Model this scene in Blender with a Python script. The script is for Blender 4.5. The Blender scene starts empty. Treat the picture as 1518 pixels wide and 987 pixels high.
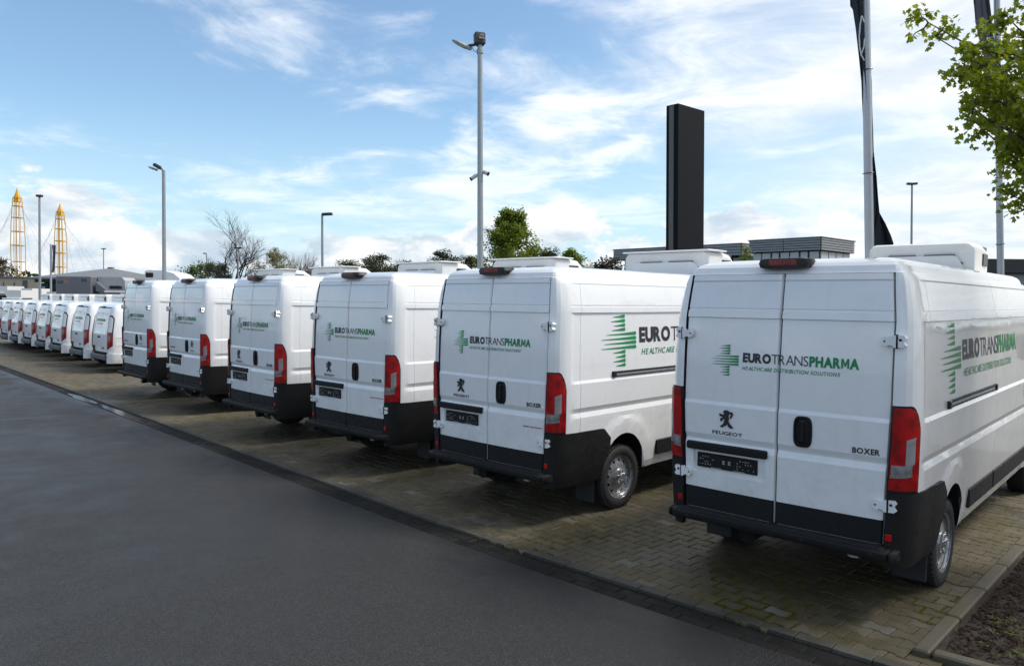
import bpy, bmesh, math, random
from mathutils import Vector, Matrix, noise as mnoise

# ------------------------------------------------------------------ scene, camera, sky, sun
sc = bpy.context.scene
COL = sc.collection
R = math.radians
TH = R(47.0)                                   # camera yaw from the bays' forward axis
CT, ST = math.cos(TH), math.sin(TH)
CAM_LOC = Vector((0.0, -4.7, 2.28))
FPX, PW, PH = 1136.4, 1518.0, 987.0            # focal length and photo size in pixels
def c2w(v):                                    # camera-heading frame -> world axes
    return Vector((v[0] * CT - v[1] * ST, v[0] * ST + v[1] * CT, v[2]))
CF = c2w((0.0, 0.99903836, -0.0438447)).normalized()
CR = c2w((0.999946284, 0.000454441, 0.01035482)).normalized()
CU = CR.cross(CF).normalized()
def at(px, py, d):                             # point d metres out in front of the camera
    r = CF + CR * ((px - 759.0) / FPX) - CU * ((py - 493.5) / FPX)
    h = r.x * -ST + r.y * CT
    return CAM_LOC + r * (d / h)
cam = bpy.data.cameras.new('camera'); camo = bpy.data.objects.new('camera', cam); COL.objects.link(camo)
cam.sensor_width = 36.0; cam.sensor_fit = 'HORIZONTAL'; cam.lens = FPX / PW * 36.0
cam.clip_start = 0.1; cam.clip_end = 6000
M = Matrix((CR, CU, -CF)).transposed().to_4x4(); M.translation = CAM_LOC
camo.matrix_world = M
sc.camera = camo
sc.view_settings.view_transform = 'Standard'; sc.view_settings.look = 'None'
sc.view_settings.exposure = 0.96; sc.view_settings.gamma = 1.0
sc.render.engine = 'CYCLES'
sc.cycles.max_bounces = 6; sc.cycles.transparent_max_bounces = 6

SUN_AZ = Vector((0.62, 0.78)).normalized(); SUN_EL = R(52)
SUN_DIR = Vector((SUN_AZ.x * math.cos(SUN_EL), SUN_AZ.y * math.cos(SUN_EL), math.sin(SUN_EL)))
sl = bpy.data.lights.new('sun', 'SUN'); so = bpy.data.objects.new('sun', sl); COL.objects.link(so)
sl.energy = 1.8; sl.angle = R(16.0); sl.color = (1.0, 0.95, 0.87)
so.rotation_euler = SUN_DIR.to_track_quat('Z', 'Y').to_euler(); so.location = (0, 0, 30)

CLOUD_OFF = (-4.0, 9.0, 0.0); HEAP_OFF = (11.0, 5.0, 0.0)
class NT:                                      # small node helper
    def __init__(s, nt): s.nt = nt; s.n = nt.nodes; s.l = nt.links
    def new(s, t, **k):
        nd = s.n.new(t)
        for a, b in k.items(): setattr(nd, a, b)
        return nd
    def set(s, nd, name, v):
        if hasattr(v, 'is_linked') or isinstance(v, bpy.types.NodeSocket): s.l.new(v, nd.inputs[name])
        else: nd.inputs[name].default_value = v
    def math(s, op, a, b=None, c=None, clamp=False):
        nd = s.new('ShaderNodeMath', operation=op, use_clamp=clamp)
        for i, v in enumerate((a, b, c)):
            if v is not None: s.set(nd, i, v)
        return nd.outputs[0]
    def noise(s, vec, scale, detail=4, rough=0.55, dist=0.0, dim='3D'):
        nd = s.new('ShaderNodeTexNoise', noise_dimensions=dim)
        if vec is not None: s.l.new(vec, nd.inputs['Vector'])
        nd.inputs['Scale'].default_value = scale; nd.inputs['Detail'].default_value = detail
        nd.inputs['Roughness'].default_value = rough; nd.inputs['Distortion'].default_value = dist
        return nd.outputs['Fac']
    def ramp(s, fac, a, b, lo=0.0, hi=1.0):     # smooth map range
        nd = s.new('ShaderNodeMapRange', interpolation_type='SMOOTHSTEP')
        s.set(nd, 0, fac); s.set(nd, 1, a); s.set(nd, 2, b); s.set(nd, 3, lo); s.set(nd, 4, hi)
        return nd.outputs[0]
    def mix(s, fac, a, b, mode='MIX'):
        nd = s.new('ShaderNodeMix', data_type='RGBA', blend_type=mode)
        s.set(nd, 0, fac); s.set(nd, 6, a); s.set(nd, 7, b)
        return nd.outputs[2]

w = bpy.data.worlds.new('World'); sc.world = w; w.use_nodes = True
W = NT(w.node_tree); W.n.clear()
wout = W.new('ShaderNodeOutputWorld'); bg = W.new('ShaderNodeBackground')
sky = W.new('ShaderNodeTexSky', sky_type='NISHITA')
sky.sun_disc = False; sky.sun_elevation = SUN_EL; sky.sun_rotation = math.atan2(SUN_AZ.x, SUN_AZ.y)
sky.altitude = 50; sky.air_density = 1.0; sky.dust_density = 0.6; sky.ozone_density = 1.5
geo = W.new('ShaderNodeTexCoord'); sep = W.new('ShaderNodeSeparateXYZ'); W.l.new(geo.outputs['Generated'], sep.inputs[0])
X_, Y_, Z_ = sep.outputs
zc = W.math('MAXIMUM', Z_, 0.0)
den = W.math('ADD', zc, 0.10)
px_ = W.math('DIVIDE', X_, den); py_ = W.math('DIVIDE', Y_, den)
cmb = W.new('ShaderNodeCombineXYZ'); W.l.new(px_, cmb.inputs[0]); W.l.new(py_, cmb.inputs[1])
# high thin cloud sheets
mpc = W.new('ShaderNodeMapping'); W.l.new(cmb.outputs[0], mpc.inputs[0]); mpc.inputs['Location'].default_value = CLOUD_OFF; mpc.inputs['Scale'].default_value = (1.0, 1.0, 1.0)
n1 = W.noise(mpc.outputs[0], 0.55, 9, 0.56, 0.30)
n2 = W.noise(mpc.outputs[0], 2.1, 7, 0.62, 0.6)
th = W.math('ADD', W.math('MULTIPLY', n1, 0.68), W.math('MULTIPLY', n2, 0.32))
sd = SUN_AZ
sunside = W.math('ADD', W.math('MULTIPLY', X_, sd.x), W.math('MULTIPLY', Y_, sd.y))
thin = W.math('MULTIPLY', W.ramp(th, 0.445, 0.60, 0.0, 0.84), W.ramp(Z_, 0.03, 0.20, 0.25, 1.0))
# a bright milky veil on the sun's side and overhead
vn = W.noise(mpc.outputs[0], 0.45, 5, 0.55, 0.3)
over = W.math('ADD', sunside, W.math('MULTIPLY', Z_, 0.55))
veil = W.ramp(W.math('ADD', over, W.math('MULTIPLY', W.math('SUBTRACT', vn, 0.5), 0.9)), 0.26, 0.80, 0.0, 0.90)
# heaped clouds above the horizon
cm2 = W.new('ShaderNodeCombineXYZ'); W.l.new(X_, cm2.inputs[0]); W.l.new(Y_, cm2.inputs[1])
W.l.new(W.math('MULTIPLY', Z_, 2.0), cm2.inputs[2])
mp2 = W.new('ShaderNodeMapping'); W.l.new(cm2.outputs[0], mp2.inputs[0]); mp2.inputs['Location'].default_value = HEAP_OFF
n3 = W.noise(mp2.outputs[0], 3.6, 12, 0.58, 0.15)
lim = W.ramp(Z_, 0.05, 0.16, 0.05, -0.20)
cum = W.ramp(W.math('ADD', n3, lim), 0.455, 0.50, 0.0, 0.96)
shd = W.noise(mp2.outputs[0], 8.0, 10, 0.6, 0.3)
hz = W.ramp(Z_, -0.02, 0.24, 0.90, 0.0)
blue = W.mix(1.0, sky.outputs[0], (0.84, 0.92, 0.92, 1), 'MULTIPLY')
skc = W.mix(hz, blue, (3.0, 4.25, 5.05, 1))
tcol = W.mix(W.ramp(n2, 0.35, 0.65), (4.8, 5.2, 5.5, 1), (6.3, 6.35, 6.4, 1))
c1 = W.mix(thin, skc, tcol)
c2 = W.mix(veil, c1, W.mix(W.ramp(n2, 0.35, 0.68), (4.3, 4.6, 4.85, 1), (5.7, 5.8, 5.85, 1)))
cc = W.mix(W.ramp(W.math('ADD', shd, W.math('MULTIPLY', Z_, 0.9)), 0.47, 0.66), (3.1, 3.75, 4.35, 1), (5.5, 5.5, 5.5, 1))
c3 = W.mix(W.math('MULTIPLY', cum, W.ramp(veil, 0.3, 0.9, 1.0, 0.25)), c2, cc)
W.l.new(c3, bg.inputs[0]); bg.inputs[1].default_value = 0.10
W.l.new(bg.outputs[0], wout.inputs[0])

# ------------------------------------------------------------------ materials
MATS = {}
def pos_node(N, world=False):
    if world: return N.new('ShaderNodeNewGeometry').outputs['Position']
    return N.new('ShaderNodeTexCoord').outputs['Object']
def simple(name, col, rough=0.5, metal=0.0, var=0.12, scale=6.0, coat=0.0, bump=0.0, bscale=60.0, rvar=0.0, spec=0.5, trans=0.0, emis=None):
    if name in MATS: return MATS[name]
    m = bpy.data.materials.new(name); m.use_nodes = True; N = NT(m.node_tree); b = N.n['Principled BSDF']
    p = pos_node(N)
    nz = N.noise(p, scale, 5, 0.6)
    c0 = tuple(max(0, c * (1 - var)) for c in col) + (1,); c1 = tuple(min(1, c * (1 + var)) for c in col) + (1,)
    N.l.new(N.mix(nz, c0, c1), b.inputs['Base Color'])
    b.inputs['Metallic'].default_value = metal
    N.set(b, 'Roughness', N.ramp(nz, 0.3, 0.7, max(0.02, rough - rvar), min(1, rough + rvar)) if rvar else rough)
    b.inputs['Coat Weight'].default_value = coat; b.inputs['Coat Roughness'].default_value = 0.06
    b.inputs['Specular IOR Level'].default_value = spec
    if bump:
        bn = N.new('ShaderNodeBump'); N.l.new(N.noise(p, bscale, 4, 0.6), bn.inputs['Height'])
        bn.inputs['Strength'].default_value = bump; bn.inputs['Distance'].default_value = 0.01
        N.l.new(bn.outputs[0], b.inputs['Normal'])
    if trans:
        b.inputs['Transmission Weight'].default_value = trans
    MATS[name] = m
    return m

def paint_mat(name, col, coat=1.0, rough=0.32):
    m = bpy.data.materials.new(name); m.use_nodes = True; N = NT(m.node_tree); b = N.n['Principled BSDF']
    p = pos_node(N); sp = N.new('ShaderNodeSeparateXYZ'); N.l.new(p, sp.inputs[0])
    d1 = N.noise(p, 2.2, 6, 0.65, 0.4); d2 = N.noise(p, 14, 5, 0.65)
    low = N.ramp(sp.outputs[2], 0.2, 1.3, 0.70, 0.0)          # road spray thickest near the sills
    dirt = N.math('MULTIPLY', N.ramp(N.math('ADD', N.math('MULTIPLY', d1, 0.6), N.math('MULTIPLY', d2, 0.4)), 0.42, 0.70), N.math('ADD', low, 0.15))
    mp = N.new('ShaderNodeMapping'); mp.inputs['Scale'].default_value = (14, 14, 0.7); N.l.new(p, mp.inputs[0])
    st = N.ramp(N.noise(mp.outputs[0], 1.0, 5, 0.6), 0.56, 0.78, 0.0, 0.12)
    dirt = N.math('ADD', dirt, st, clamp=True)
    dk = (col[0] * 0.62, col[1] * 0.60, col[2] * 0.55, 1)
    N.l.new(N.mix(dirt, col + (1,), dk), b.inputs['Base Color'])
    N.set(b, 'Roughness', N.ramp(dirt, 0.0, 0.6, rough, 0.6))
    b.inputs['Coat Weight'].default_value = coat
    N.set(b, 'Coat Roughness', N.ramp(d1, 0.3, 0.75, 0.015, 0.09))
    bn = N.new('ShaderNodeBump'); N.l.new(N.noise(p, 2.4, 1, 0.5), bn.inputs['Height'])
    bn.inputs['Strength'].default_value = 0.32; bn.inputs['Distance'].default_value = 0.014; b.inputs['Coat IOR'].default_value = 1.6
    N.l.new(bn.outputs[0], b.inputs['Normal']); N.l.new(bn.outputs[0], b.inputs['Coat Normal'])
    MATS[name] = m
    return m
WHITE = paint_mat('white_paint', (0.83, 0.83, 0.84))
TRUCKW = simple('truck_white', (0.76, 0.77, 0.78), 0.45, coat=0.3)
BLACKP = simple('black_plastic', (0.008, 0.008, 0.0085), 0.6, var=0.25, scale=20, bump=0.25, bscale=500, rvar=0.12, spec=0.3)
RUBBER = simple('rubber', (0.018, 0.018, 0.019), 0.75, var=0.3, scale=18, bump=0.2, bscale=120)
GLOSSB = simple('gloss_black', (0.010, 0.010, 0.011), 0.30, spec=0.35)
SEAM = simple('shut_line', (0.03, 0.03, 0.032), 0.8)
UNDER = simple('underbody_black', (0.008, 0.008, 0.008), 0.95)
STEEL = simple('wheel_steel', (0.50, 0.51, 0.53), 0.32, metal=0.85, var=0.15, scale=12, rvar=0.1)
CHROME = simple('chrome', (0.62, 0.63, 0.65), 0.18, metal=1.0)
DKCHROME = simple('dark_chrome', (0.055, 0.055, 0.06), 0.3, metal=0.6)
GALV = simple('galvanised_steel', (0.33, 0.36, 0.38), 0.5, metal=0.55, var=0.2, scale=9, rvar=0.12)
ALU = simple('pole_aluminium', (0.42, 0.44, 0.47), 0.42, metal=0.4, var=0.12, scale=4)
GREEN = simple('print_green', (0.005, 0.23, 0.072), 0.4, var=0.05)
INK = simple('print_charcoal', (0.022, 0.023, 0.027), 0.4, var=0.05)
CREAM = simple('fridge_white', (0.80, 0.80, 0.79), 0.38, var=0.06, scale=3)
GREYPL = simple('grey_plastic', (0.09, 0.095, 0.105), 0.55, var=0.15)
GLASS = simple('dark_glass', (0.012, 0.016, 0.018), 0.06, coat=0.6)
def lens_mat(name, col, rough, scale):
    m = bpy.data.materials.new(name); m.use_nodes = True; N = NT(m.node_tree); b = N.n['Principled BSDF']
    p = pos_node(N); mp = N.new('ShaderNodeMapping'); mp.inputs['Scale'].default_value = (1, 1, 1); N.l.new(p, mp.inputs[0])
    wv = N.new('ShaderNodeTexWave', wave_type='BANDS', bands_direction='Z'); N.l.new(mp.outputs[0], wv.inputs[0]); wv.inputs['Scale'].default_value = scale
    nz = N.noise(p, 9, 4, 0.6)
    f = N.math('MULTIPLY', N.ramp(nz, 0.35, 0.65), N.math('ADD', N.math('MULTIPLY', wv.outputs['Fac'], 0.3), 0.7))
    N.l.new(N.mix(f, tuple(c * 0.55 for c in col) + (1,), tuple(min(1, c * 1.35) for c in col) + (1,)), b.inputs['Base Color'])
    b.inputs['Roughness'].default_value = rough; b.inputs['Coat Weight'].default_value = 0.35; b.inputs['Coat Roughness'].default_value = 0.03; b.inputs['Specular IOR Level'].default_value = 0.3
    MATS[name] = m; return m
RED = lens_mat('red_lens', (0.38, 0.002, 0.003), 0.3, 30)
DRED = lens_mat('dark_red_lens', (0.20, 0.004, 0.007), 0.3, 30)
CLEAR = lens_mat('clear_lens', (0.26, 0.25, 0.25), 0.22, 40)
MASTY = simple('mast_yellow', (0.75, 0.40, 0.03), 0.5)
CLADG = simple('grey_cladding', (0.27, 0.28, 0.295), 0.45, metal=0.15, var=0.08, scale=0.7)
SLATE = simple('roof_grey', (0.155, 0.165, 0.175), 0.7, var=0.12, scale=2)
ANTHR = simple('anthracite', (0.030, 0.032, 0.036), 0.5, var=0.15)
PYLON = simple('pylon_black', (0.0040, 0.0052, 0.0080), 0.5, spec=0.12)
BEIGE = simple('beige_render', (0.46, 0.40, 0.30), 0.85, var=0.08, scale=0.5)
GREENG = simple('showroom_glass', (0.006, 0.028, 0.030), 0.15, spec=0.25)
PALEG = simple('pale_glass', (0.16, 0.24, 0.24), 0.08, coat=0.5)
TRUCKG = simple('truck_grey', (0.145, 0.15, 0.175), 0.4, var=0.06, coat=0.3)
ORANGE = simple('print_orange', (0.42, 0.22, 0.08), 0.5)
FLAGM = simple('flag_navy', (0.012, 0.020, 0.030), 0.85, var=0.3, scale=3)
FLAGG = simple('flag_grey', (0.10, 0.105, 0.125), 0.85, var=0.2, scale=3)
def leafmat(name, a, b_, rough=0.5):
    m = bpy.data.materials.new(name); m.use_nodes = True; N = NT(m.node_tree); b = N.n['Principled BSDF']
    g = N.new('ShaderNodeNewGeometry')
    f = N.math('ADD', N.math('MULTIPLY', g.outputs['Random Per Island'], 0.7), N.math('MULTIPLY', N.noise(g.outputs['Position'], 1.6, 3), 0.3))
    col = N.mix(f, a + (1,), b_ + (1,))
    N.l.new(col, b.inputs['Base Color']); b.inputs['Roughness'].default_value = rough
    tr = N.new('ShaderNodeBsdfTranslucent'); N.l.new(N.mix(0.5, col, (b_[0] * 1.6, b_[1] * 1.5, b_[2] * 0.6, 1)), tr.inputs[0])
    ms = N.new('ShaderNodeMixShader'); ms.inputs[0].default_value = 0.5
    N.l.new(b.outputs[0], ms.inputs[1]); N.l.new(tr.outputs[0], ms.inputs[2])
    N.l.new(ms.outputs[0], N.n['Material Output'].inputs[0])
    MATS[name] = m; return m
MAPLE = leafmat('maple_leaf', (0.095, 0.145, 0.008), (0.23, 0.28, 0.016))
FRESH = leafmat('fresh_leaf', (0.075, 0.130, 0.010), (0.18, 0.24, 0.022))
HEDGE = leafmat('hedge_leaf', (0.040, 0.075, 0.014), (0.11, 0.15, 0.03))
PINE = leafmat('pine_needles', (0.016, 0.026, 0.012), (0.04, 0.058, 0.028), 0.7)
DARKL = leafmat('dark_leaf', (0.028, 0.024, 0.020), (0.06, 0.05, 0.042), 0.7)
BLOSSOM = leafmat('pale_blossom', (0.10, 0.115, 0.055), (0.30, 0.30, 0.22), 0.7)
BROWNL = leafmat('brown_leaf', (0.06, 0.045, 0.02), (0.12, 0.09, 0.04), 0.7)
BARK = simple('bark', (0.075, 0.066, 0.060), 0.9, var=0.35, scale=14, bump=0.6, bscale=50)
GRBARK = simple('grey_twigs', (0.115, 0.10, 0.095), 0.9, var=0.3, scale=8)

def asphalt_mat():
    m = bpy.data.materials.new('wet_asphalt'); m.use_nodes = True; N = NT(m.node_tree); b = N.n['Principled BSDF']
    p = pos_node(N, True)
    v = N.new('ShaderNodeTexVoronoi'); N.l.new(p, v.inputs['Vector']); v.inputs['Scale'].default_value = 125
    vcol = N.new('ShaderNodeSeparateColor'); N.l.new(v.outputs['Color'], vcol.inputs[0])
    big = N.noise(p, 0.33, 5, 0.6, 0.6); mid = N.noise(p, 1.7, 6, 0.62); fine = N.noise(p, 34, 4, 0.7)
    grain = N.math('ADD', N.math('MULTIPLY', N.math('POWER', vcol.outputs[0], 2.2), 0.75), N.math('MULTIPLY', fine, 0.35))
    wet = N.ramp(N.math('ADD', N.math('MULTIPLY', big, 0.6), N.math('MULTIPLY', mid, 0.4)), 0.36, 0.66)
    sp = N.new('ShaderNodeSeparateXYZ'); N.l.new(p, sp.inputs[0])
    edge = N.math('ADD', sp.outputs[1], N.math('MULTIPLY', N.math('SUBTRACT', N.noise(p, 0.9, 5, 0.65, 0.6), 0.5), 1.5))
    edge = N.math('MULTIPLY', N.ramp(edge, -0.75, -0.30), N.ramp(sp.outputs[1], 0.6, 0.7, 1.0, 0.0))
    damp = N.ramp(N.noise(p, 0.55, 6, 0.62, 0.9), 0.56, 0.64, 0.0, 0.55)
    wet = N.math('MAXIMUM', N.math('MULTIPLY', wet, 0.8), N.math('MAXIMUM', edge, damp))
    dry = N.mix(grain, (0.0065, 0.0063, 0.0063, 1), (0.056, 0.054, 0.053, 1))
    wt = N.mix(grain, (0.0036, 0.0035, 0.0035, 1), (0.033, 0.032, 0.0315, 1))
    N.l.new(N.mix(wet, dry, wt), b.inputs['Base Color'])
    N.set(b, 'Roughness', N.math('SUBTRACT', 0.64, N.math('MULTIPLY', wet, 0.20)))
    bn = N.new('ShaderNodeBump'); bn.inputs['Strength'].default_value = 0.8; bn.inputs['Distance'].default_value = 0.007
    N.l.new(N.math('ADD', v.outputs['Distance'], N.math('MULTIPLY', fine, 0.5)), bn.inputs['Height'])
    N.l.new(bn.outputs[0], b.inputs['Normal'])
    N.set(b, 'Coat Weight', N.math('MULTIPLY', wet, 0.22)); b.inputs['Coat Roughness'].default_value = 0.30
    b.inputs['Specular IOR Level'].default_value = 0.36; MATS['wet_asphalt'] = m; return m
ASPHALT = asphalt_mat()

def paver_mat(name, base, moss, gloss_wet, spec=0.5, spk_amt=1.0):
    m = bpy.data.materials.new(name); m.use_nodes = True; N = NT(m.node_tree); b = N.n['Principled BSDF']
    g = N.new('ShaderNodeNewGeometry'); p = g.outputs['Position']; oi = N.new('ShaderNodeObjectInfo')
    rnd = N.math('FRACT', N.math('ADD', g.outputs['Random Per Island'], oi.outputs['Random']))
    big = N.noise(p, 0.75, 5, 0.62, 0.5); mid = N.noise(p, 3.2, 6, 0.65); fine = N.noise(p, 85, 4, 0.7); spk = N.noise(p, 210, 3, 0.7)
    lo = tuple(c * 0.72 for c in base) + (1,); hi = tuple(c * 1.25 for c in base) + (1,)
    c = N.mix(rnd, lo, hi)
    c = N.mix(N.ramp(fine, 0.35, 0.68, 0.0, 0.55), c, tuple(x * 0.5 for x in base) + (1,))
    b.inputs['Specular IOR Level'].default_value = spec
    c = N.mix(N.ramp(spk, 0.60, 0.70, 0.0, 0.5 * spk_amt), c, (0.22, 0.20, 0.16, 1))
    gm = N.ramp(N.math('ADD', N.math('MULTIPLY', big, 0.55), N.math('MULTIPLY', mid, 0.45)), 0.47, 0.64, 0.0, moss)
    gm = N.math('MULTIPLY', gm, N.ramp(fine, 0.30, 0.60, 0.35, 1.0))
    c = N.mix(gm, c, (0.078, 0.066, 0.014, 1))
    wet = N.ramp(N.math('ADD', N.math('MULTIPLY', N.noise(p, 0.5, 4, 0.6, 0.8), 0.7), N.math('MULTIPLY', mid, 0.3)), 0.46, 0.60)
    c = N.mix(N.math('MULTIPLY', wet, 0.45), c, tuple(x * .2 for x in base) + (1,))
    N.l.new(c, b.inputs['Base Color'])
    N.set(b, 'Roughness', N.math('SUBTRACT', 0.80, N.math('MULTIPLY', wet, gloss_wet)))
    bn = N.new('ShaderNodeBump'); bn.inputs['Strength'].default_value = 0.55; bn.inputs['Distance'].default_value = 0.006
    N.l.new(N.math('ADD', fine, N.math('MULTIPLY', spk, 0.4)), bn.inputs['Height']); N.l.new(bn.outputs[0], b.inputs['Normal'])
    MATS[name] = m; return m
PAVER = paver_mat('paver_concrete', (0.118, 0.096, 0.058), 0.85, 0.28)
PALEP = paver_mat('pale_paver_concrete', (0.17, 0.155, 0.125), 0.3, 0.15)
KERBM = paver_mat('kerb_concrete', (0.075, 0.068, 0.056), 0.35, 0.3)
GUTM = paver_mat('wet_gutter_concrete', (0.013, 0.012, 0.011), 0.06, 0.30, 0.22, 0.35)
BEDK = paver_mat('bed_kerb_concrete', (0.105, 0.092, 0.066), 0.85, 0.15)
JOINT = simple('mossy_joint', (0.022, 0.019, 0.010), 0.95, var=0.5, scale=5, bump=0.6, bscale=80)
SOIL = simple('soil', (0.030, 0.021, 0.016), 0.95, var=0.5, scale=9, bump=1.0, bscale=45)
CHIP = leafmat('bark_chips', (0.016, 0.010, 0.008), (0.085, 0.055, 0.040), 0.9)
WEED = leafmat('weed', (0.06, 0.09, 0.012), (0.17, 0.17, 0.03), 0.7)
MOSS = leafmat('joint_moss', (0.060, 0.060, 0.008), (0.15, 0.14, 0.015), 0.9)
def puddle_mat():
    m = bpy.data.materials.new('puddle_water'); m.use_nodes = True; N = NT(m.node_tree); b = N.n['Principled BSDF']
    p = pos_node(N, True); nz = N.noise(p, 2.0, 4)
    N.l.new(N.mix(nz, (0.03, 0.03, 0.03, 1), (0.05, 0.048, 0.045, 1)), b.inputs['Base Color'])
    b.inputs['Roughness'].default_value = 0.16; b.inputs['IOR'].default_value = 1.33
    bn = N.new('ShaderNodeBump'); N.l.new(N.noise(p, 9, 2), bn.inputs['Height']); bn.inputs['Strength'].default_value = 0.06
    N.l.new(bn.outputs[0], b.inputs['Normal']); MATS['puddle_water'] = m; return m
PUDDLE = puddle_mat()

# ------------------------------------------------------------------ mesh helpers
def lerp(a, b, t): return a + (b - a) * t
def sm(x, a, b):
    t = max(0.0, min(1.0, (x - a) / (b - a))); return t * t * (3 - 2 * t)
def interp(tab, x):
    if x <= tab[0][0]: return tab[0][1]
    for (a, va), (b, vb) in zip(tab, tab[1:]):
        if x <= b: return va + (vb - va) * (x - a) / (b - a)
    return tab[-1][1]
class MB:
    def __init__(s): s.v = []; s.f = []; s.m = []
    def add(s, vs, fs, m=0):
        o = len(s.v); s.v.extend([tuple(v) for v in vs])
        for f in fs: s.f.append([i + o for i in f]); s.m.append(m)
        return s
    def quadgrid(s, rows, m=0, close=False, flip=False, matf=None):
        n = len(rows[0]); o = len(s.v)
        for r in rows: s.v.extend([tuple(p) for p in r])
        for i in range(len(rows) - 1):
            for j in range(n if close else n - 1):
                k = (j + 1) % n
                f = [o + i * n + j, o + i * n + k, o + (i + 1) * n + k, o + (i + 1) * n + j]
                s.f.append(f[::-1] if flip else f); s.m.append(matf(i, j) if matf else m)
        return s
    def box(s, c, d, m=0, bev=0.0, rot=None):
        x, y, z = d[0] / 2, d[1] / 2, d[2] / 2
        b = min(bev, x * .95, y * .95, z * .95)
        vs = []; fs = []
        if b <= 0:
            vs = [(sx * x, sy * y, sz * z) for sx in (-1, 1) for sy in (-1, 1) for sz in (-1, 1)]
            fs = [[0, 1, 3, 2], [4, 6, 7, 5], [0, 4, 5, 1], [2, 3, 7, 6], [0, 2, 6, 4], [1, 5, 7, 3]]
        else:
            idx = {}
            for sx in (-1, 1):
                for sy in (-1, 1):
                    for sz in (-1, 1):
                        for a in range(3):
                            p = [sx * (x - b), sy * (y - b), sz * (z - b)]; p[a] = (sx * x, sy * y, sz * z)[a]
                            idx[(sx, sy, sz, a)] = len(vs); vs.append(tuple(p))
            for a in range(3):
                u, v = (a + 1) % 3, (a + 2) % 3
                for sg in (-1, 1):
                    q = []
                    for su, sv in ((-1, -1), (1, -1), (1, 1), (-1, 1)):
                        k = [0, 0, 0]; k[a] = sg; k[u] = su; k[v] = sv; q.append(idx[tuple(k) + (a,)])
                    fs.append(q if sg > 0 else q[::-1])
                for su in (-1, 1):          # edge chamfers along axis a
                    for sv in (-1, 1):
                        q = []
                        for sg in (-1, 1):
                            k = [0, 0, 0]; k[a] = sg; k[u] = su; k[v] = sv; q.append((idx[tuple(k) + (u,)], idx[tuple(k) + (v,)]))
                        f = [q[0][0], q[1][0], q[1][1], q[0][1]]; fs.append(f if su * sv < 0 else f[::-1])
            for sx in (-1, 1):
                for sy in (-1, 1):
                    for sz in (-1, 1):
                        f = [idx[(sx, sy, sz, a)] for a in range(3)]; fs.append(f if sx * sy * sz > 0 else f[::-1])
        if rot is not None: vs = [rot @ Vector(v) for v in vs]
        s.add([(v[0] + c[0], v[1] + c[1], v[2] + c[2]) for v in vs], fs, m); return s
    def tube(s, path, rad, n=8, m=0, caps=True):
        path = [Vector(p) for p in path]; rows = []
        up = Vector((0, 0, 1)); prev = None
        for i, p in enumerate(path):
            t = (path[min(i + 1, len(path) - 1)] - path[max(i - 1, 0)]).normalized()
            if prev is None:
                a = t.cross(up) if abs(t.z) < 0.95 else t.cross(Vector((1, 0, 0)))
            else: a = prev - t * prev.dot(t)
            a.normalize(); prev = a; bn = t.cross(a)
            r = rad[i] if isinstance(rad, (list, tuple)) else rad
            rows.append([p + (a * math.cos(k * 2 * math.pi / n) + bn * math.sin(k * 2 * math.pi / n)) * r for k in range(n)])
        o = len(s.v); s.quadgrid(rows, m, close=True, flip=True)
        if caps:
            s.f.append([o + k for k in range(n)]); s.m.append(m)
            s.f.append([o + (len(path) - 1) * n + k for k in range(n)][::-1]); s.m.append(m)
        return s
    def lathe(s, prof, n=32, m=0, axis='x', c=(0, 0, 0), matf=None):
        rows = []
        for r, h in prof:
            row = []
            for k in range(n):
                a = 2 * math.pi * k / n; u, v = r * math.cos(a), r * math.sin(a)
                p = {'x': (h, u, v), 'y': (u, h, v), 'z': (u, v, h)}[axis]
                row.append((p[0] + c[0], p[1] + c[1], p[2] + c[2]))
            rows.append(row)
        s.quadgrid(rows, m, close=True, matf=matf); return s
    def prism(s, poly, d0, d1, axis='y', m=0):        # poly in the plane across the axis
        def P(a, b, d): return {'y': (a, d, b), 'x': (d, a, b), 'z': (a, b, d)}[axis]
        n = len(poly); vs = [P(a, b, d0) for a, b in poly] + [P(a, b, d1) for a, b in poly]
        fs = [list(range(n))[::-1], list(range(n, 2 * n))] + [[i, (i + 1) % n, n + (i + 1) % n, n + i] for i in range(n)]
        s.add(vs, fs, m); return s
    def mesh(s, name, mats, smooth=30, weld=0.0):
        me = bpy.data.meshes.new(name); me.from_pydata(s.v, [], s.f)
        if not isinstance(mats, (list, tuple)): mats = [mats]
        for mt in mats: me.materials.append(mt)
        if len(mats) > 1: me.polygons.foreach_set('material_index', s.m)
        bm = bmesh.new(); bm.from_mesh(me)
        if weld: bmesh.ops.remove_doubles(bm, verts=bm.verts, dist=weld)
        if weld: bmesh.ops.dissolve_degenerate(bm, edges=bm.edges, dist=weld * .5)
        if smooth is not None: bmesh.ops.recalc_face_normals(bm, faces=bm.faces)
        bm.to_mesh(me); bm.free()
        if smooth is not None:
            me.polygons.foreach_set('use_smooth', [True] * len(me.polygons)); me.set_sharp_from_angle(angle=R(smooth))
        me.update(); return me
    def build(s, name, mats, parent=None, smooth=30, weld=0.0, loc=None, label=None):
        return link(name, s.mesh(name, mats, smooth, weld), parent, loc, label)
def link(name, data, parent=None, loc=None, label=None):
    o = bpy.data.objects.new(name, data); COL.objects.link(o)
    if parent is not None: o.parent = parent
    if loc is not None: o.location = loc
    if label: o['label'] = label
    return o
def thing(name, label, cat, loc=(0, 0, 0), rz=0.0, group=None):
    o = link(name, None, None, loc); o.rotation_euler = (0, 0, rz); o.empty_display_size = 0.3
    return tag(o, label, cat, group)
def tag(o, label, cat, group=None):
    o['label'] = label; o['category'] = cat
    if group: o['group'] = group
    return o
def struct(o, kind='structure'): o['kind'] = kind; return o
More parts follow.
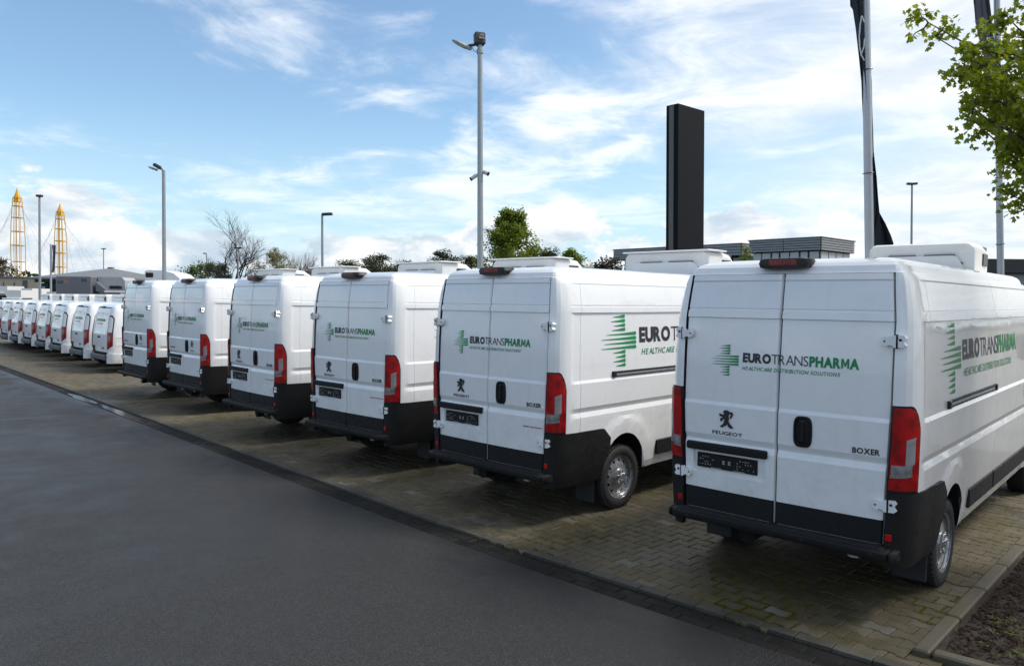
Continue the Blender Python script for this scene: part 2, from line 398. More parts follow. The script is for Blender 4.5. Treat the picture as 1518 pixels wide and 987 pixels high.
def copy_tree(o, parent=None, skip=()):
    c = o.copy(); COL.objects.link(c); c.parent = parent
    for ch in o.children:
        if ch.name.split('.')[0] in skip: continue
        copy_tree(ch, c)
    return c
def flat_text(body, bold=0.0, shear=0.0):
    cu = bpy.data.curves.new('lettering', 'FONT'); cu.body = body; cu.offset = bold; cu.shear = shear; cu.resolution_u = 4; cu.space_character = 1.0 + max(0, bold) * 2.2
    o = bpy.data.objects.new('lettering', cu); COL.objects.link(o); bpy.context.view_layer.update()
    me = bpy.data.meshes.new_from_object(o.evaluated_get(bpy.context.evaluated_depsgraph_get()))
    vs = [v.co.copy() for v in me.vertices]; fs = [list(p.vertices) for p in me.polygons]
    bpy.data.objects.remove(o); bpy.data.curves.remove(cu); bpy.data.meshes.remove(me)
    x0 = min(v.x for v in vs); x1 = max(v.x for v in vs); y0 = min(v.y for v in vs); y1 = max(v.y for v in vs)
    return [((v.x - x0) / (x1 - x0), (v.y - y0) / (y1 - y0)) for v in vs], fs
def put_text(mb, txt, fn, a0, a1, z0, z1, m=0):     # fn(a, z) -> point on the surface
    vs, fs = txt
    mb.add([fn(lerp(a0, a1, u), lerp(z0, z1, v)) for u, v in vs], fs, m)
def spaced_word(body, bold, gap=.055, shear=0.0):
    ref = None; vs = []; fs = []; pen = 0.0
    for ch in body:
        if ch == ' ': pen += .28; continue
        if ch == 'M' and bold > .03:                 # heavy M drawn by hand: the font outline folds over itself
            P = [(0, 0), (0, .70), (.18, .70), (.345, .32), (.51, .70), (.69, .70), (.69, 0), (.52, 0), (.52, .40), (.385, .10), (.305, .10), (.17, .40), (.17, 0)]
            k = len(vs); vs += [Vector((x + pen, y, 0)) for x, y in P]
            fs += [[k + i for i in q] for q in ((0, 12, 11, 1), (1, 11, 2), (11, 10, 3, 2), (10, 9, 4, 3) if False else (10, 9, 3), (9, 8, 4, 3), (8, 5, 4), (8, 7, 6, 5))]
            pen += .69 + gap; continue
        cu = bpy.data.curves.new('lettering', 'FONT'); cu.body = ch; cu.offset = bold; cu.shear = shear; cu.resolution_u = 4
        o = bpy.data.objects.new('lettering', cu); COL.objects.link(o); bpy.context.view_layer.update()
        me = bpy.data.meshes.new_from_object(o.evaluated_get(bpy.context.evaluated_depsgraph_get()))
        v = [p.co.copy() for p in me.vertices]; f = [list(p.vertices) for p in me.polygons]
        bpy.data.objects.remove(o); bpy.data.curves.remove(cu); bpy.data.meshes.remove(me)
        x0 = min(p.x for p in v); x1 = max(p.x for p in v); k = len(vs)
        vs += [Vector((p.x - x0 + pen, p.y, 0)) for p in v]; fs += [[i + k for i in q] for q in f]
        g = gap * (.25 if ch in 'AT' else 1.0); pen += x1 - x0 + g
    x1 = max(v.x for v in vs); y0 = min(v.y for v in vs); y1 = max(v.y for v in vs)
    return [(v.x / x1, (v.y - y0) / (y1 - y0)) for v in vs], fs
TXT = {}
def T(body, bold=0.0, shear=0.0):
    k = (body, bold, shear)
    if k not in TXT: TXT[k] = spaced_word(body, bold, .024 if bold > .04 else (.05 if bold > .03 else .075), shear) if (bold > .008 or bold < 0) else flat_text(body, bold, shear)
    return TXT[k]
BARS = [(.33, .68, 0.0), (.27, .68, .09), (.35, .68, .18), (.29, .68, .27), (.14, 1, .36), (0, 1, .455), (.08, 1, .545), (.0, 1, .64),
        (.33, .68, .73), (.39, .68, .82), (.33, .68, .91), (.41, .68, 1.0)]
def put_logo(mb, fn, a0, a1, z0, z1, m=0):
    th = (z1 - z0) * 0.055
    for t0, t1, k in BARS:
        z = lerp(z1 - th, z0 + th * .4, k); xa, xb = lerp(a0, a1, t0), lerp(a0, a1, t1); r = th * .35
        pts = [(xa, z - th * .30), (xb - r, z - th * .5), (xb, z - th * .2), (xb, z + th * .45), (xb - r, z + th * .75), (lerp(xa, xb, .5), z + th * .22), (xa, z - th * .15)]
        mb.add([fn(*p) for p in pts], [[0, 1, 2, 3, 4, 5, 6]], m)

# ------------------------------------------------------------------ van shell
class Shell:
    """side surface of a van: x as a function of (plan position, height)"""
    def __init__(s, **k): s.__dict__.update(k)
    def hw(s, z): return interp(s.prof, z)
    def corner(s, z, u, det=0.0):                 # u 0 (door edge) .. 1 (start of the flat side) .. beyond, metres/scale
        w_ = s.hw(z); xd = interp(s.rearx, z); y0 = interp(s.y0, z)
        if u <= 1:
            x = xd + (w_ - xd) * interp(s.cx, u); y = y0 + interp(s.cy, u)
        else:
            y = y0 + s.cy[-1][1] + (u - 1); x = w_
        return x, y
    def side(s, y, z):
        w_ = s.hw(z) + interp(s.det, z) * sm(y, s.cy[-1][1] - .08, s.cy[-1][1])
        for (yc, zc, rr, fl) in s.flares:
            r = math.hypot(y - yc, (z - zc) * 0.96); w_ += fl * (1 - sm(r, rr, rr + .055)) * (1 if z < zc + rr + .2 else 0)
        return w_ * interp(s.taper, y)
    def off(s, z, u, d):                          # corner point pushed outward by d
        x, y = s.corner(z, u); xa, ya = s.corner(z, max(0, u - .02)); xb, yb = s.corner(z, u + .02)
        tx, ty = xb - xa, yb - ya; l = math.hypot(tx, ty) or 1
        return (x + ty / l * d, y - tx / l * d, z)
    def build(s, name, parent):
        mb = MB()
        us = [i / 12 for i in range(13)]
        ylast = s.cy[-1][1]
        cols = s.ys
        zr = s.zr
        for sg in (1, -1):
            rows = []
            for u in us:                           # rear pillar and corner
                row = []
                for z in zr:
                    x, y = s.corner(z, u)
                    x += interp(s.det, z) * sm(interp(s.cy, u), ylast - .08, ylast)
                    row.append((sg * x, y, z))
                rows.append(row)
            for y, inset in cols:
                row = []
                zb = zr[0]
                for (yc, zc, rx, rz) in s.arches:
                    t = (y - yc) / rx
                    if abs(t) < 1: zb = max(zb, zc + rz * math.sqrt(1 - t * t))
                zt = interp(s.hs, y)
                for z in zr:
                    q = min(max(z, zb), max(zt, zb)); x = s.side(y, q)
                    yy = y + (interp(s.y0, q)) * (1 - sm(y, .2, 1.2))
                    ins = inset if s.seamz[0] < q < s.seamz[1] else 0
                    row.append((sg * (x - ins), yy, q))
                rows.append(row)
            mb.quadgrid(rows, 0, flip=(sg < 0), matf=lambda i, j: 1 if (i >= len(us) and i + 1 - len(us) < len(cols) and cols[i - len(us)][1] > .005 and cols[i + 1 - len(us)][1] > .005) else 0)
        # roof: rings of the outline at the gutter, drawn inward and upward
        zt = zr[-1]; out = []
        for u in us: x, y = s.corner(zt, u); out.append((x, y))
        for y, _ in cols:
            if y < s.roof_end and _ == 0: out.append((s.side(y, zt), y + interp(s.y0, zt) * (1 - sm(y, .2, 1.2))))
        xe, ye = out[-1]
        for k in range(1, 7): a = k / 6 * math.pi / 2; out.append((xe - .22 * (1 - math.cos(a)), ye + .16 * math.sin(a)))
        loop = out + [(-x, y) for x, y in out[::-1]]
        for k in range(1, 8): loop.append((lerp(loop[-1][0] if False else -out[0][0], out[0][0], k / 8), out[0][1] - .02 * math.sin(math.pi * k / 8)))
        yc = (out[0][1] + ye) / 2; L2 = (ye + .16 - out[0][1]) / 2; w0 = s.hw(zt)
        rows = []
        for d, dz in s.roof:
            rows.append([(x * (1 - d / w0), yc + (y - yc) * (1 - min(d * s.rfy, L2 * .93) / L2), zt + dz) for x, y in loop])
        mb.quadgrid(rows, 0, close=True)
        o = len(mb.v) - len(loop); mb.f.append([o + k for k in range(len(loop))]); mb.m.append(0)
        # front lid: windscreen, bonnet and nose between the two side tops
        rows = []
        for y, _ in cols:
            if y >= s.roof_end - .12:
                zt2 = interp(s.hs, y); x = s.side(y, zt2); crown = .03
                rows.append([(x * t, y, zt2 + crown * (1 - t * t) * (1 if x > .05 else 0)) for t in (-1, -.8, -.5, 0, .5, .8, 1)])
        yf = cols[-1][0]
        mb.quadgrid(rows, 0)
        return mb.build(name, [WHITE, SEAM], parent, smooth=11, weld=.0006)

# big panel van
def arch_cols(yc, r, n=14): return [yc - r - .06 + (2 * r + .12) * i / n for i in range(n + 1)]
def cols_for(base, seams, extra):
    ys = sorted(set([round(y, 4) for y in base + extra]))
    ys = [y for y in ys if all(abs(y - q) > .012 for q in seams)]
    out = [(y, 0.0) for y in ys]
    for q in seams: out += [(q - .006, 0.0), (q - .003, .010 if q > .5 else .0035), (q + .003, .010 if q > .5 else .0035), (q + .006, 0.0)]
    return sorted(out)
NOSE = [5.95, 6.07, 6.15, 6.20, 6.235, 6.25]
BIG = Shell(
    prof=[(.40, .925), (.48, .95), (.70, .972), (.95, .982), (1.08, .985), (1.43, .988), (1.50, .986), (1.75, .980), (2.0, .970), (2.16, .960), (2.23, .953), (2.35, .932), (2.44, .908), (2.47, .896), (2.50, .874)],
    det=[(.0, 0), (1.085, .004), (1.135, -.014), (1.140, -.015), (1.185, .002), (1.432, .003), (1.462, -.010), (2.146, -.012), (2.152, 0.004), (2.208, 0.004), (2.214, -.010), (2.224, -.010), (2.230, -.003), (2.236, -.003), (2.44, -.004), (2.452, .002), (2.5, 0)],
    rearx=[(.40, .80), (.56, .795), (.95, .805), (1.5, .826), (2.16, .826), (2.50, .797), (2.6, .79)],
    y0=[(.4, .0), (.6, .0), (1.5, -.006), (1.9, .006), (2.16, .025), (2.36, .048), (2.50, .074), (2.6, .09)],
    cx=[(0, 0), (.10, .22), (.25, .50), (.40, .70), (.55, .84), (.70, .93), (.85, .98), (1, 1)],
    cy=[(0, 0), (.10, .004), (.25, .020), (.40, .048), (.55, .086), (.70, .132), (.85, .185), (1, .245)],
    flares=[(1.12, .42, .545, .016), (5.32, .42, .545, .016)],
    arches=[(1.10, .40, .405, .445), (5.30, .40, .405, .445)],
    taper=[(4.85, 1.0), (5.25, .985), (5.65, .955), (5.95, .90), (6.07, .84), (6.15, .72), (6.20, .56), (6.235, .32), (6.25, 0.0)],
    hs=[(4.71, 2.50), (4.90, 2.36), (5.67, 1.45), (5.80, 1.36), (6.07, 1.20), (6.20, 1.08), (6.25, 1.0)],
    zr=[.40, .44, .48, .56, .66, .74, .82, .88, .945, 1.0, 1.04, 1.085, 1.105, 1.135, 1.150, 1.170, 1.185, 1.25, 1.34, 1.432, 1.446, 1.462, 1.55, 1.70, 1.85, 2.0, 2.10, 2.146, 2.152, 2.18, 2.208, 2.214, 2.224, 2.230, 2.30, 2.37, 2.44, 2.452, 2.475, 2.50],
    ys=cols_for([.30, .38, .45, .52, .60, 1.7, 1.8, 2.0, 2.3, 2.6, 2.9, 3.3, 3.7, 3.85, 4.05, 4.35, 4.70, 4.75, 4.90, 5.05, 5.25, 5.45, 5.67, 5.80] + NOSE, [.33, 2.72, 4.55], arch_cols(1.10, .42) + arch_cols(1.12, .56, 8) + arch_cols(5.30, .42)),
    seamz=(.46, 2.47), roof_end=4.75, rfy=1.25,
    roof=[(0, 0), (.004, .006), (.018, .008), (.022, .026), (.034, .056), (.058, .082), (.098, .102), (.165, .117), (.27, .127), (.42, .133), (.62, .137)])

def y_rear(x, z):                                    # outer face of the rear doors
    return interp(BIG.y0, z) - .024 * (1 - min(1, (x / .8) ** 2)) - interp(BIG.det, z) * 0.9
def rear_fn(d): return lambda x, z: (x, y_rear(x, z) - d, z)
def side_fn(d): return lambda y, z: (BIG.side(y, z) + d, y + interp(BIG.y0, z) * (1 - sm(y, .2, 1.2)), z)

def door_mesh(sg):
    mb = MB(); zs = [z for z in BIG.zr if .56 <= z <= 2.49] + [2.497]
    zs = sorted(set(zs + [.735, .862, .875, .90, 1.035, 1.045]))
    rec = sg < 0
    fr = [0, .012, .04, .1, .11, .13, .2, .3, .45, .6, .75, .86, .88, .895, .96, .988, 1]
    rows = []
    for z in zs:
        xo = interp(BIG.rearx, z) - .007; xi = .004; row = []
        for k, t in enumerate(fr):
            x = sg * lerp(xi, xo, t); y = y_rear(x, z)
            if t in (0, 1): y += .030
            elif t in (.012, .988): y += .003
            if rec and .1 < t < .89 and .865 < z < 1.04: y += .020
            row.append((x, y, z))
        rows.append(row)
    top = [(x, y + .03, z + .004) for x, y, z in rows[-1]]; bot = [(x, y + .03, z - .004) for x, y, z in rows[0]]
    mb.quadgrid([bot] + rows + [top], 0, flip=(sg > 0))
    return mb.mesh('rear_door', [WHITE], 7)

def strip_mesh(sh, polys, mats, base_off=0.0, name='strip'):
    """polys: (u list, zlow(u), zhigh(u), offset, material); solid strip hugging the rear corner"""
    mb = MB()
    for us, zl, zh, off, m, nz in polys:
        rows = []
        for u in us:
            a, b = zl(u), zh(u)
            rows.append([sh.off(a, u, base_off - .02)] + [sh.off(lerp(a, b, k / nz), u, off(u) if callable(off) else off) for k in range(nz + 1)] + [sh.off(b, u, base_off - .02)])
        mb.quadgrid([[sh.off(z_, us[0], base_off - .02) for z_ in [p[2] for p in rows[0]]]] + rows + [[sh.off(z_, us[-1], base_off - .02) for z_ in [p[2] for p in rows[-1]]]], m)
    return mb.mesh(name, mats, 35)
def mirror_mesh(me, name):
    m2 = me.copy(); m2.name = name
    for v in m2.vertices: v.co.x *= -1
    m2.flip_normals(); return m2

def wheel_meshes(r=.355, wd=.215, rim_r=.235):
    t = MB(); h = wd / 2
    prof = [(rim_r - .02, -h * .7), (rim_r + .01, -h * .98), (r - .06, -h * 1.05), (r - .025, -h * .98), (r - .006, -h * .80), (r, -h * .62)]
    for k in (-.42, -.14, .14, .42):
        prof += [(r, h * (k - .05)), (r - .009, h * (k - .03)), (r - .009, h * (k + .03)), (r, h * (k + .05))]
    prof += [(r, h * .62), (r - .006, h * .80), (r - .025, h * .98), (r - .06, h * 1.05), (rim_r + .01, h * .98), (rim_r - .02, h * .7)]
    t.lathe(prof, 48, 0)
    for k in range(48):                                # shoulder blocks
        a = 2 * math.pi * k / 48
        for sg in (-1, 1):
            t.box((0, 0, 0), (.022, .022, .012), 0, rot=None); 
            o = len(t.v) - 8
            M_ = Matrix.Rotation(a, 4, 'X') @ Matrix.Translation((sg * h * .86, 0, r - .010))
            for i in range(o, o + 8): t.v[i] = tuple(M_ @ Vector(t.v[i]))
    tyre = t.mesh('tyre', [RUBBER], 40)
    m = MB()
    m.lathe([(rim_r + .004, h * .98), (rim_r + .004, h * .90), (rim_r - .012, h * .86), (rim_r - .018, h * .62), (rim_r - .03, h * .58)], 48, 0)
    # perforated dish
    bm = bmesh.new(); edges = []
    def ring(rad, n, cx=0, cy=0):
        vs = [bm.verts.new((cx + rad * math.cos(2 * math.pi * i / n), cy + rad * math.sin(2 * math.pi * i / n), 0)) for i in range(n)]
        for i in range(n): edges.append(bm.edges.new((vs[i], vs[(i + 1) % n])))
    ring(rim_r - .028, 48); ring(.085, 32)
    for i in range(12): a = 2 * math.pi * (i + .5) / 12; ring(.016, 10, (rim_r - .058) * math.cos(a), (rim_r - .058) * math.sin(a))
    bmesh.ops.triangle_fill(bm, edges=edges, use_beauty=True); bm.verts.ensure_lookup_table(); bm.verts.index_update()
    vs = [((h * .58 + .030 * sm(rim_r - .03 - math.hypot(v.co.x, v.co.y), 0, .10)), v.co.x, v.co.y) for v in bm.verts]
    m.add(vs, [[v.index for v in f.verts] for f in bm.faces], 0); bm.free()
    m.lathe([(.090, h * .58 + .028), (.090, h * .58 + .045), (.075, h * .58 + .052), (.040, h * .58 + .050), (.030, h * .58 + .060), (.001, h * .58 + .062)], 32, 0)
    for i in range(5):
        a = 2 * math.pi * i / 5 + .3; c = (h * .58 + .058, .062 * math.cos(a), .062 * math.sin(a))
        m.lathe([(.014, -.01), (.014, .012), (.006, .014), (.001, .014)], 10, 1, c=c)
    rim = m.mesh('rim', [STEEL, CHROME], 40)
    b = MB(); b.lathe([(.001, 0), (rim_r - .02, 0)], 32, 0, c=(h * .3, 0, 0))
    back = b.mesh('brake_disc', [UNDER], None)
    return tyre, rim, back

def add_wheels(root, pts, me):
    tyre, rim, back = me
    for (x, y, z) in pts:
        t = link('wheel', tyre, root, (x, y, z)); t.rotation_euler = (random.uniform(0, 6.28), 0, 0 if x > 0 else math.pi)
        link('rim', rim, t); link('brake_disc', back, t)

EMB = [(.40, .98), (.52, 1.0), (.66, .97), (.78, .90), (.90, .93), (1.0, .80), (.90, .62), (.78, .52), (.80, .66), (.86, .78), (.74, .80), (.66, .70), (.70, .52), (.66, .38), (.80, .22), (.98, .10), (.98, .0), (.74, .02), (.56, .22), (.44, .10), (.30, .10), (.26, .0), (.08, .02), (.10, .12), (.24, .16), (.36, .36), (.40, .50), (.22, .44), (.14, .34), (.04, .38), (.10, .52), (.30, .60), (.14, .60), (.0, .66), (.0, .78), (.22, .74), (.36, .74), (.30, .84), (.28, .92)]

def fridge_mesh(wd):
    mb = MB(); h = .33; r = .09
    def sec(y, hh, ww, ins=0):
        pts = []
        for k in range(9): a = math.pi / 2 * k / 8; pts.append((ww / 2 - r + r * math.sin(math.pi / 2 - a), hh - r * 1.0 + r * math.sin(a)))
        q = [(ww / 2 - ins, 0)] + pts
        return [(x, y, z) for x, z in q] + [(-x, y, z) for x, z in q[::-1]]
    rows = [sec(.00 + .02, h * .90, wd * .95), sec(0.0, h * .95, wd * .985), sec(.03, h, wd), sec(.42, h, wd), sec(.62, h * .94, wd * .98), sec(.82, h * .62, wd * .93), sec(.92, h * .30, wd * .88)]
    mb.quadgrid(rows, 0); n = len(rows[0]); mb.f.append(list(range(n))); mb.m.append(0)
    o = len(mb.v) - n; mb.f.append([o + k for k in range(n)][::-1]); mb.m.append(0)
    return mb.mesh('cooling_unit', [CREAM], 40)
def fridge_detail(wd):
    a = MB()
    for x0, x1 in ((-wd * .30, -wd * .04), (wd * .04, wd * .32)): a.box(((x0 + x1) / 2, -.001, .195), (x1 - x0, .012, .010), 0)
    a.lathe([(.001, -.004), (.013, -.004), (.013, .01)], 12, 0, axis='y', c=(-.05, 0, .10)); a.lathe([(.001, -.004), (.013, -.004), (.013, .01)], 12, 0, axis='y', c=(wd * .38, 0, .10))
    b = [MB().box((wd / 2 + .002, .46, .15), (.02, .24, .14), 0, .008), MB().box((-wd / 2 - .002, .46, .15), (.02, .24, .14), 0, .008), MB().box((wd * .33, .60, .285), (.30, .34, .05), 0, .01)]
    c = MB(); c.box((wd * .02, .16, .335), (wd * 1.02, .50, .022), 0, .01); 
    p = MB(); p.prism([(-wd * .40, .02), (wd * .42, .02), (wd * .34, .17), (wd * .30, .185), (-wd * .36, .185), (-wd * .40, .16)], -.008, .02, 'y', 0)
    return a.mesh('slot', [GREYPL], None), [q.mesh('vent', [GLOSSB], 30) for q in b], p.mesh('rear_panel', [CREAM], 30), c.mesh('lid', [CREAM], 30)

def make_big_van():
    root = thing('panel_van', '', 'van')
    BIG.build('body', root)
    for sg in (-1, 1):
        d = link('rear_door', door_mesh(sg), root)
        # black kick panel along the bottom of the door
        k = MB(); rows = []
        for z in (.555, .565, .60, .66, .715, .733, .736):
            r_ = []
            for t in (0, .01, .2, .4, .6, .8, .99, 1):
                x = sg * lerp(.008, interp(BIG.rearx, z) - .012, t); y = y_rear(x, z) - (.006 if t in (.01, .2, .4, .6, .8, .99) and .556 < z < .7355 else -.01)
                r_.append((x, y, z))
            rows.append(r_)
        k.quadgrid(rows, 0); k.build('kick_panel', BLACKP, d)
    # taillights: black bezel, red lens, clear lens
    U = .66
    ub = [i / 20 * U for i in range(21)]
    top = lambda u: interp([(0, 1.560), (.62, 1.562), (.74, 1.545), (.86, 1.50), (.95, 1.44), (1, 1.38)], u / U)
    bez = strip_mesh(BIG, [(ub, lambda u: .945, top, .012, 0, 10)], [GLOSSB], 0, 'tail_light')
    ul = [U * (.04 + i / 20 * .90) for i in range(21)]
    topl = lambda u: interp([(0, 1.546), (.58, 1.546), (.70, 1.530), (.82, 1.485), (.91, 1.43), (1, 1.36)], u / U)
    lens = strip_mesh(BIG, [(ul, lambda u: .962, topl, .019, 0, 12)], [RED], .004, 'red_lens')
    cl = strip_mesh(BIG, [([U * (.42 + i / 8 * .32) for i in range(9)], lambda u: lerp(1.10, 1.16, (u / U - .42) / .32), lambda u: lerp(1.322, 1.345, (u / U - .42) / .32), .0225, 0, 6),
                          ([U * (.08 + i / 8 * .56) for i in range(9)], lambda u: 1.066 + .04 * (u / U) ** 2, lambda u: 1.142 + .0 * u, .0226, 0, 4)], [CLEAR], .008, 'clear_lens')
    ch = strip_mesh(BIG, [([U * (.06 + i / 8 * .60) for i in range(9)], lambda u: 1.050 + .04 * (u / U) ** 2, lambda u: 1.066 + .04 * (u / U) ** 2, .0235, 0, 2)], [CHROME], .008, 'chrome_trim')
    for sg in (1, -1):
        b = link('tail_light', bez if sg > 0 else mirror_mesh(bez, 'tail_light'), root)
        link('red_lens', lens if sg > 0 else mirror_mesh(lens, 'red_lens'), b)
        link('clear_lens', cl if sg > 0 else mirror_mesh(cl, 'clear_lens'), b); link('chrome_trim', ch if sg > 0 else mirror_mesh(ch, 'chrome_trim'), b)
    # bumper: two corner wraps and the step between them
    uc = [0, .1, .2, .3, .4, .5, .6, .7, .8, .9, 1.0, 1.1, 1.2, 1.3, 1.4, 1.44, 1.452, 1.47, 1.49, 1.52, 1.55, 1.58]
    btop = lambda u: interp([(0, .944), (.9, .944), (1.46, .938), (1.58, .830)], u)
    def bbot(u):
        if u <= 1.0: return .395
        y = .245 + (u - 1)
        t = (y - 1.10) / .405
        return .395 if abs(t) >= 1 else .40 + .445 * math.sqrt(1 - t * t) - .006
    corner = strip_mesh(BIG, [(uc, bbot, btop, lambda u: .016 + .016 * sm(u, 1.15, 1.36), 0, 10)], [BLACKP], -.01, 'bumper_corner')
    for sg in (1, -1): link('bumper_corner', corner if sg > 0 else mirror_mesh(corner, 'bumper_corner'), root)
    st = MB(); secs = []
    prof = [(.02, .548), (-.085, .546), (-.118, .540), (-.130, .528), (-.132, .505), (-.124, .478), (-.105, .468), (-.02, .462), (.03, .455)]
    for x in [-.90, -.875, -.86, -.855, -.84, -.6, -.3, 0, .3, .6, .84, .855, .86, .875, .90]:
        f = 1 if abs(x) < .85 else (.80 if abs(x) < .858 else (.93 if abs(x) < .88 else .55))
        secs.append([(x, y * f if y < 0 else y, lerp(.505, z, lerp(f, 1, .5)) + .004 * (1 - (x / .9) ** 2)) for y, z in prof])
    st.quadgrid(secs, 0)
    st.f.append(list(range(len(prof)))); st.m.append(0); o = len(st.v) - len(prof); st.f.append([o + i for i in range(len(prof))][::-1]); st.m.append(0)
    step = st.build('bumper_step', BLACKP, root, 35)
    for x in (-.70, -.25, .25, .74): sn = MB(); sn.lathe([(.001, -.1345), (.013, -.1345), (.016, -.131), (.016, -.12)], 14, 0, axis='y', c=(x, 0, .503)); sn.build('parking_sensor', GLOSSB, step)
    tr = MB(); tr.box((0, -.05, .5485), (1.62, .10, .006), 0, .002)
    for i in range(9): tr.box((0, -.094 + i * .011, .553), (1.58, .004, .004), 0)
    tr.build('step_tread', RUBBER, step)
    for sg in (1, -1):
        rf = MB(); x, y, z = BIG.off(.62, .08, .018); rf.box((sg * x, y, z), (.044, .014, .050), 0, .004); rf.build('reflector', RED, root)
        # hinges: painted steel plates with a knuckle
        for zc, dz in ((2.012, 0), (.848, 0)):
            hg = MB(); xe = interp(BIG.rearx, zc); y = interp(BIG.y0, zc) - .022; xs = xe - .018
            P1 = [(-.062, -.012), (-.050, -.032), (-.030, -.038), (-.022, -.027), (.006, -.029), (.014, -.043), (.030, -.043), (.030, .043), (.014, .043), (.006, .029), (-.022, .027), (-.030, .038), (-.050, .032), (-.062, .012)]
            P2 = [(.038, -.042), (.078, -.042), (.094, -.028), (.080, -.004), (.094, .024), (.082, .044), (.038, .044), (.044, .022), (.038, .002), (.044, -.02)]
            for P, d0, d1 in ((P1, y - .014, y + .022), (P2, y - .008, y + .050)):
                q = [(sg * (xs + px), zc + pz) for px, pz in P]; hg.prism(q if sg > 0 else q[::-1], d0, d1, 'y', 0)
            hg.tube([(sg * (xs + .034), y - .006, zc - .050), (sg * (xs + .034), y - .006, zc + .050)], .008, 8, 1)
            hg.box((sg * (xs + .058), y - .009, zc + .012), (.018, .008, .016), 1, .002); hg.box((sg * (xs - .045), y - .015, zc), (.012, .006, .012), 1, .002)
            hg.build('hinge', [WHITE, BLACKP], root, 30)
    # high brake light
    br = MB()
    pts = [(-.205, .012), (-.19, .05), (-.15, .058), (.15, .058), (.19, .05), (.205, .012), (.19, -.026), (.12, -.042), (-.12, -.042), (-.19, -.026)]
    rows = []
    for d, s_ in ((.16, 1.0), (.045, 1.0), (.018, .95), (.010, .86)): rows.append([(x * s_, d, 2.570 + z * s_ * .88) for x, z in pts])
    br.quadgrid(rows, 0, close=True); o = len(br.v) - len(pts); br.f.append([o + i for i in range(len(pts))]); br.m.append(0)
    b = br.build('brake_light', GLOSSB, root, 30)
    bl = MB(); bl.box((0, .010, 2.582), (.22, .012, .046), 0, .004)
    for i in range(6): bl.box((-.09 + i * .036, .003, 2.582), (.026, .006, .034), 0, .002)
    bl.build('red_lens', DRED, b)
    # plate light bar, number plate, handle
    hb = MB(); hb.box((-.413, y_rear(-.41, 1.09) - .012, 1.083), (.70, .045, .066), 0, .012); hb.build('plate_light_bar', BLACKP, root)
    y = y_rear(-.4, .96) + .010
    pl = MB(); pl.box((-.412, y, .966), (.525, .012, .122), 0, .004); p = pl.build('number_plate_holder', BLACKP, root)
    rnd = random.Random(4); dg = MB()
    for sd_ in (-1, 1):                                 # moulded clips and print of the empty holder
        for i in range(7):
            for j in range(4):
                if rnd.random() < .42: continue
                x = -.412 + sd_ * (.095 + i * .023); z = .934 + j * .021; v = rnd.random() < .35
                dg.box((x, y - .0075, z), (.004 if v else rnd.uniform(.009, .017), .003, .013 if v else .0035), 0)
    for x in (-.437, -.387):
        for z in (.958, .976): dg.box((x, y - .0075, z), (.020, .003, .010), 0)
    dg.box((-.50, y - .0075, .912), (.09, .003, .004), 0); dg.box((-.30, y - .0075, .912), (.10, .003, .004), 0)
    struct(dg.build('holder_print', GREYLIGHT, p, None), 'stuff')
    hd = MB(); cx, cz = .2075, 1.302; yb = y_rear(.2, 1.3)
    pts = []
    for k in range(24):
        a = 2 * math.pi * k / 24; c_, s_ = math.cos(a), math.sin(a)
        pts.append((math.copysign(abs(c_) ** .5, c_), math.copysign(abs(s_) ** .62, s_)))
    rows = []
    for sx, sz, d in ((.072, .120, .01), (.070, .118, -.010), (.060, .106, -.014), (.052, .098, -.002), (.045, .09, -.006), (.001, .001, -.006)): rows.append([(cx + x * sx, yb + d, cz + z * sz) for x, z in pts])
    hd.quadgrid(rows, 0, close=True); o = len(hd.v) - 24; hd.f.append([o + i for i in range(24)]); hd.m.append(0)
    h = hd.build('door_handle', BLACKP, root, 35)
    gp = MB(); gp.box((cx - .004, yb - .016, cz + .005), (.034, .022, .165), 0, .010); gp.build('grip', GLOSSB, h)
    # rear print
    f = rear_fn(.003)
    lg = MB(); put_logo(lg, f, -.572, -.331, 1.682, 1.937); lg.build('company_logo', GREEN, root, None)
    t = MB(); put_text(t, T('EURO', .054), f, -.296, -.063, 1.796, 1.874); put_text(t, T('TRANS', -.006), f, -.059, .228, 1.797, 1.873); t.build('dark_lettering', INK, root, None)
    t = MB(); put_text(t, T('PHARMA', .052), f, .235, .593, 1.795, 1.875); put_text(t, T('HEALTHCARE DISTRIBUTION SOLUTIONS', .012, .22), f, -.299, .462, 1.736, 1.766); t.build('green_lettering', GREEN, root, None)
    # side print, right-hand side
    g = side_fn(.003)
    lg = MB(); put_logo(lg, g, .686, 1.318, 1.572, 2.138); lg.build('company_logo', GREEN, root, None)
    t = MB(); put_text(t, T('EURO', .054), g, 1.38, 2.01, 1.815, 1.990); put_text(t, T('TRANS', -.006), g, 2.03, 2.80, 1.815, 1.985); t.build('dark_lettering', INK, root, None)
    t = MB(); put_text(t, T('PHARMA', .052), g, 2.82, 3.78, 1.812, 1.990); put_text(t, T('HEALTHCARE DISTRIBUTION SOLUTIONS', .012, .22), g, 1.42, 3.50, 1.680, 1.748); t.build('green_lettering', GREEN, root, None)
    # sliding-door rail, mouldings, handles, side windows, windscreen
    for sg in (1, -1):
        rl = MB(); x = BIG.side(1.8, 1.5)
        rl.box((sg * (x + .006), 1.80, 1.515), (.024, 1.80, .018), 0, .004); rl.box((sg * (x + .006), 1.80, 1.475), (.024, 1.80, .014), 0, .004)
        rl.box((sg * (x + .000), 1.80, 1.495), (.018, 1.80, .030), 1, .002); rl.box((sg * (x + .009), .90, 1.495), (.032, .06, .064), 2, .006); rl.box((sg * (x + .009), 2.69, 1.495), (.032, .05, .064), 2, .006)
        rl.build('door_rail', [BLACKP, ALU, GLOSSB], root)
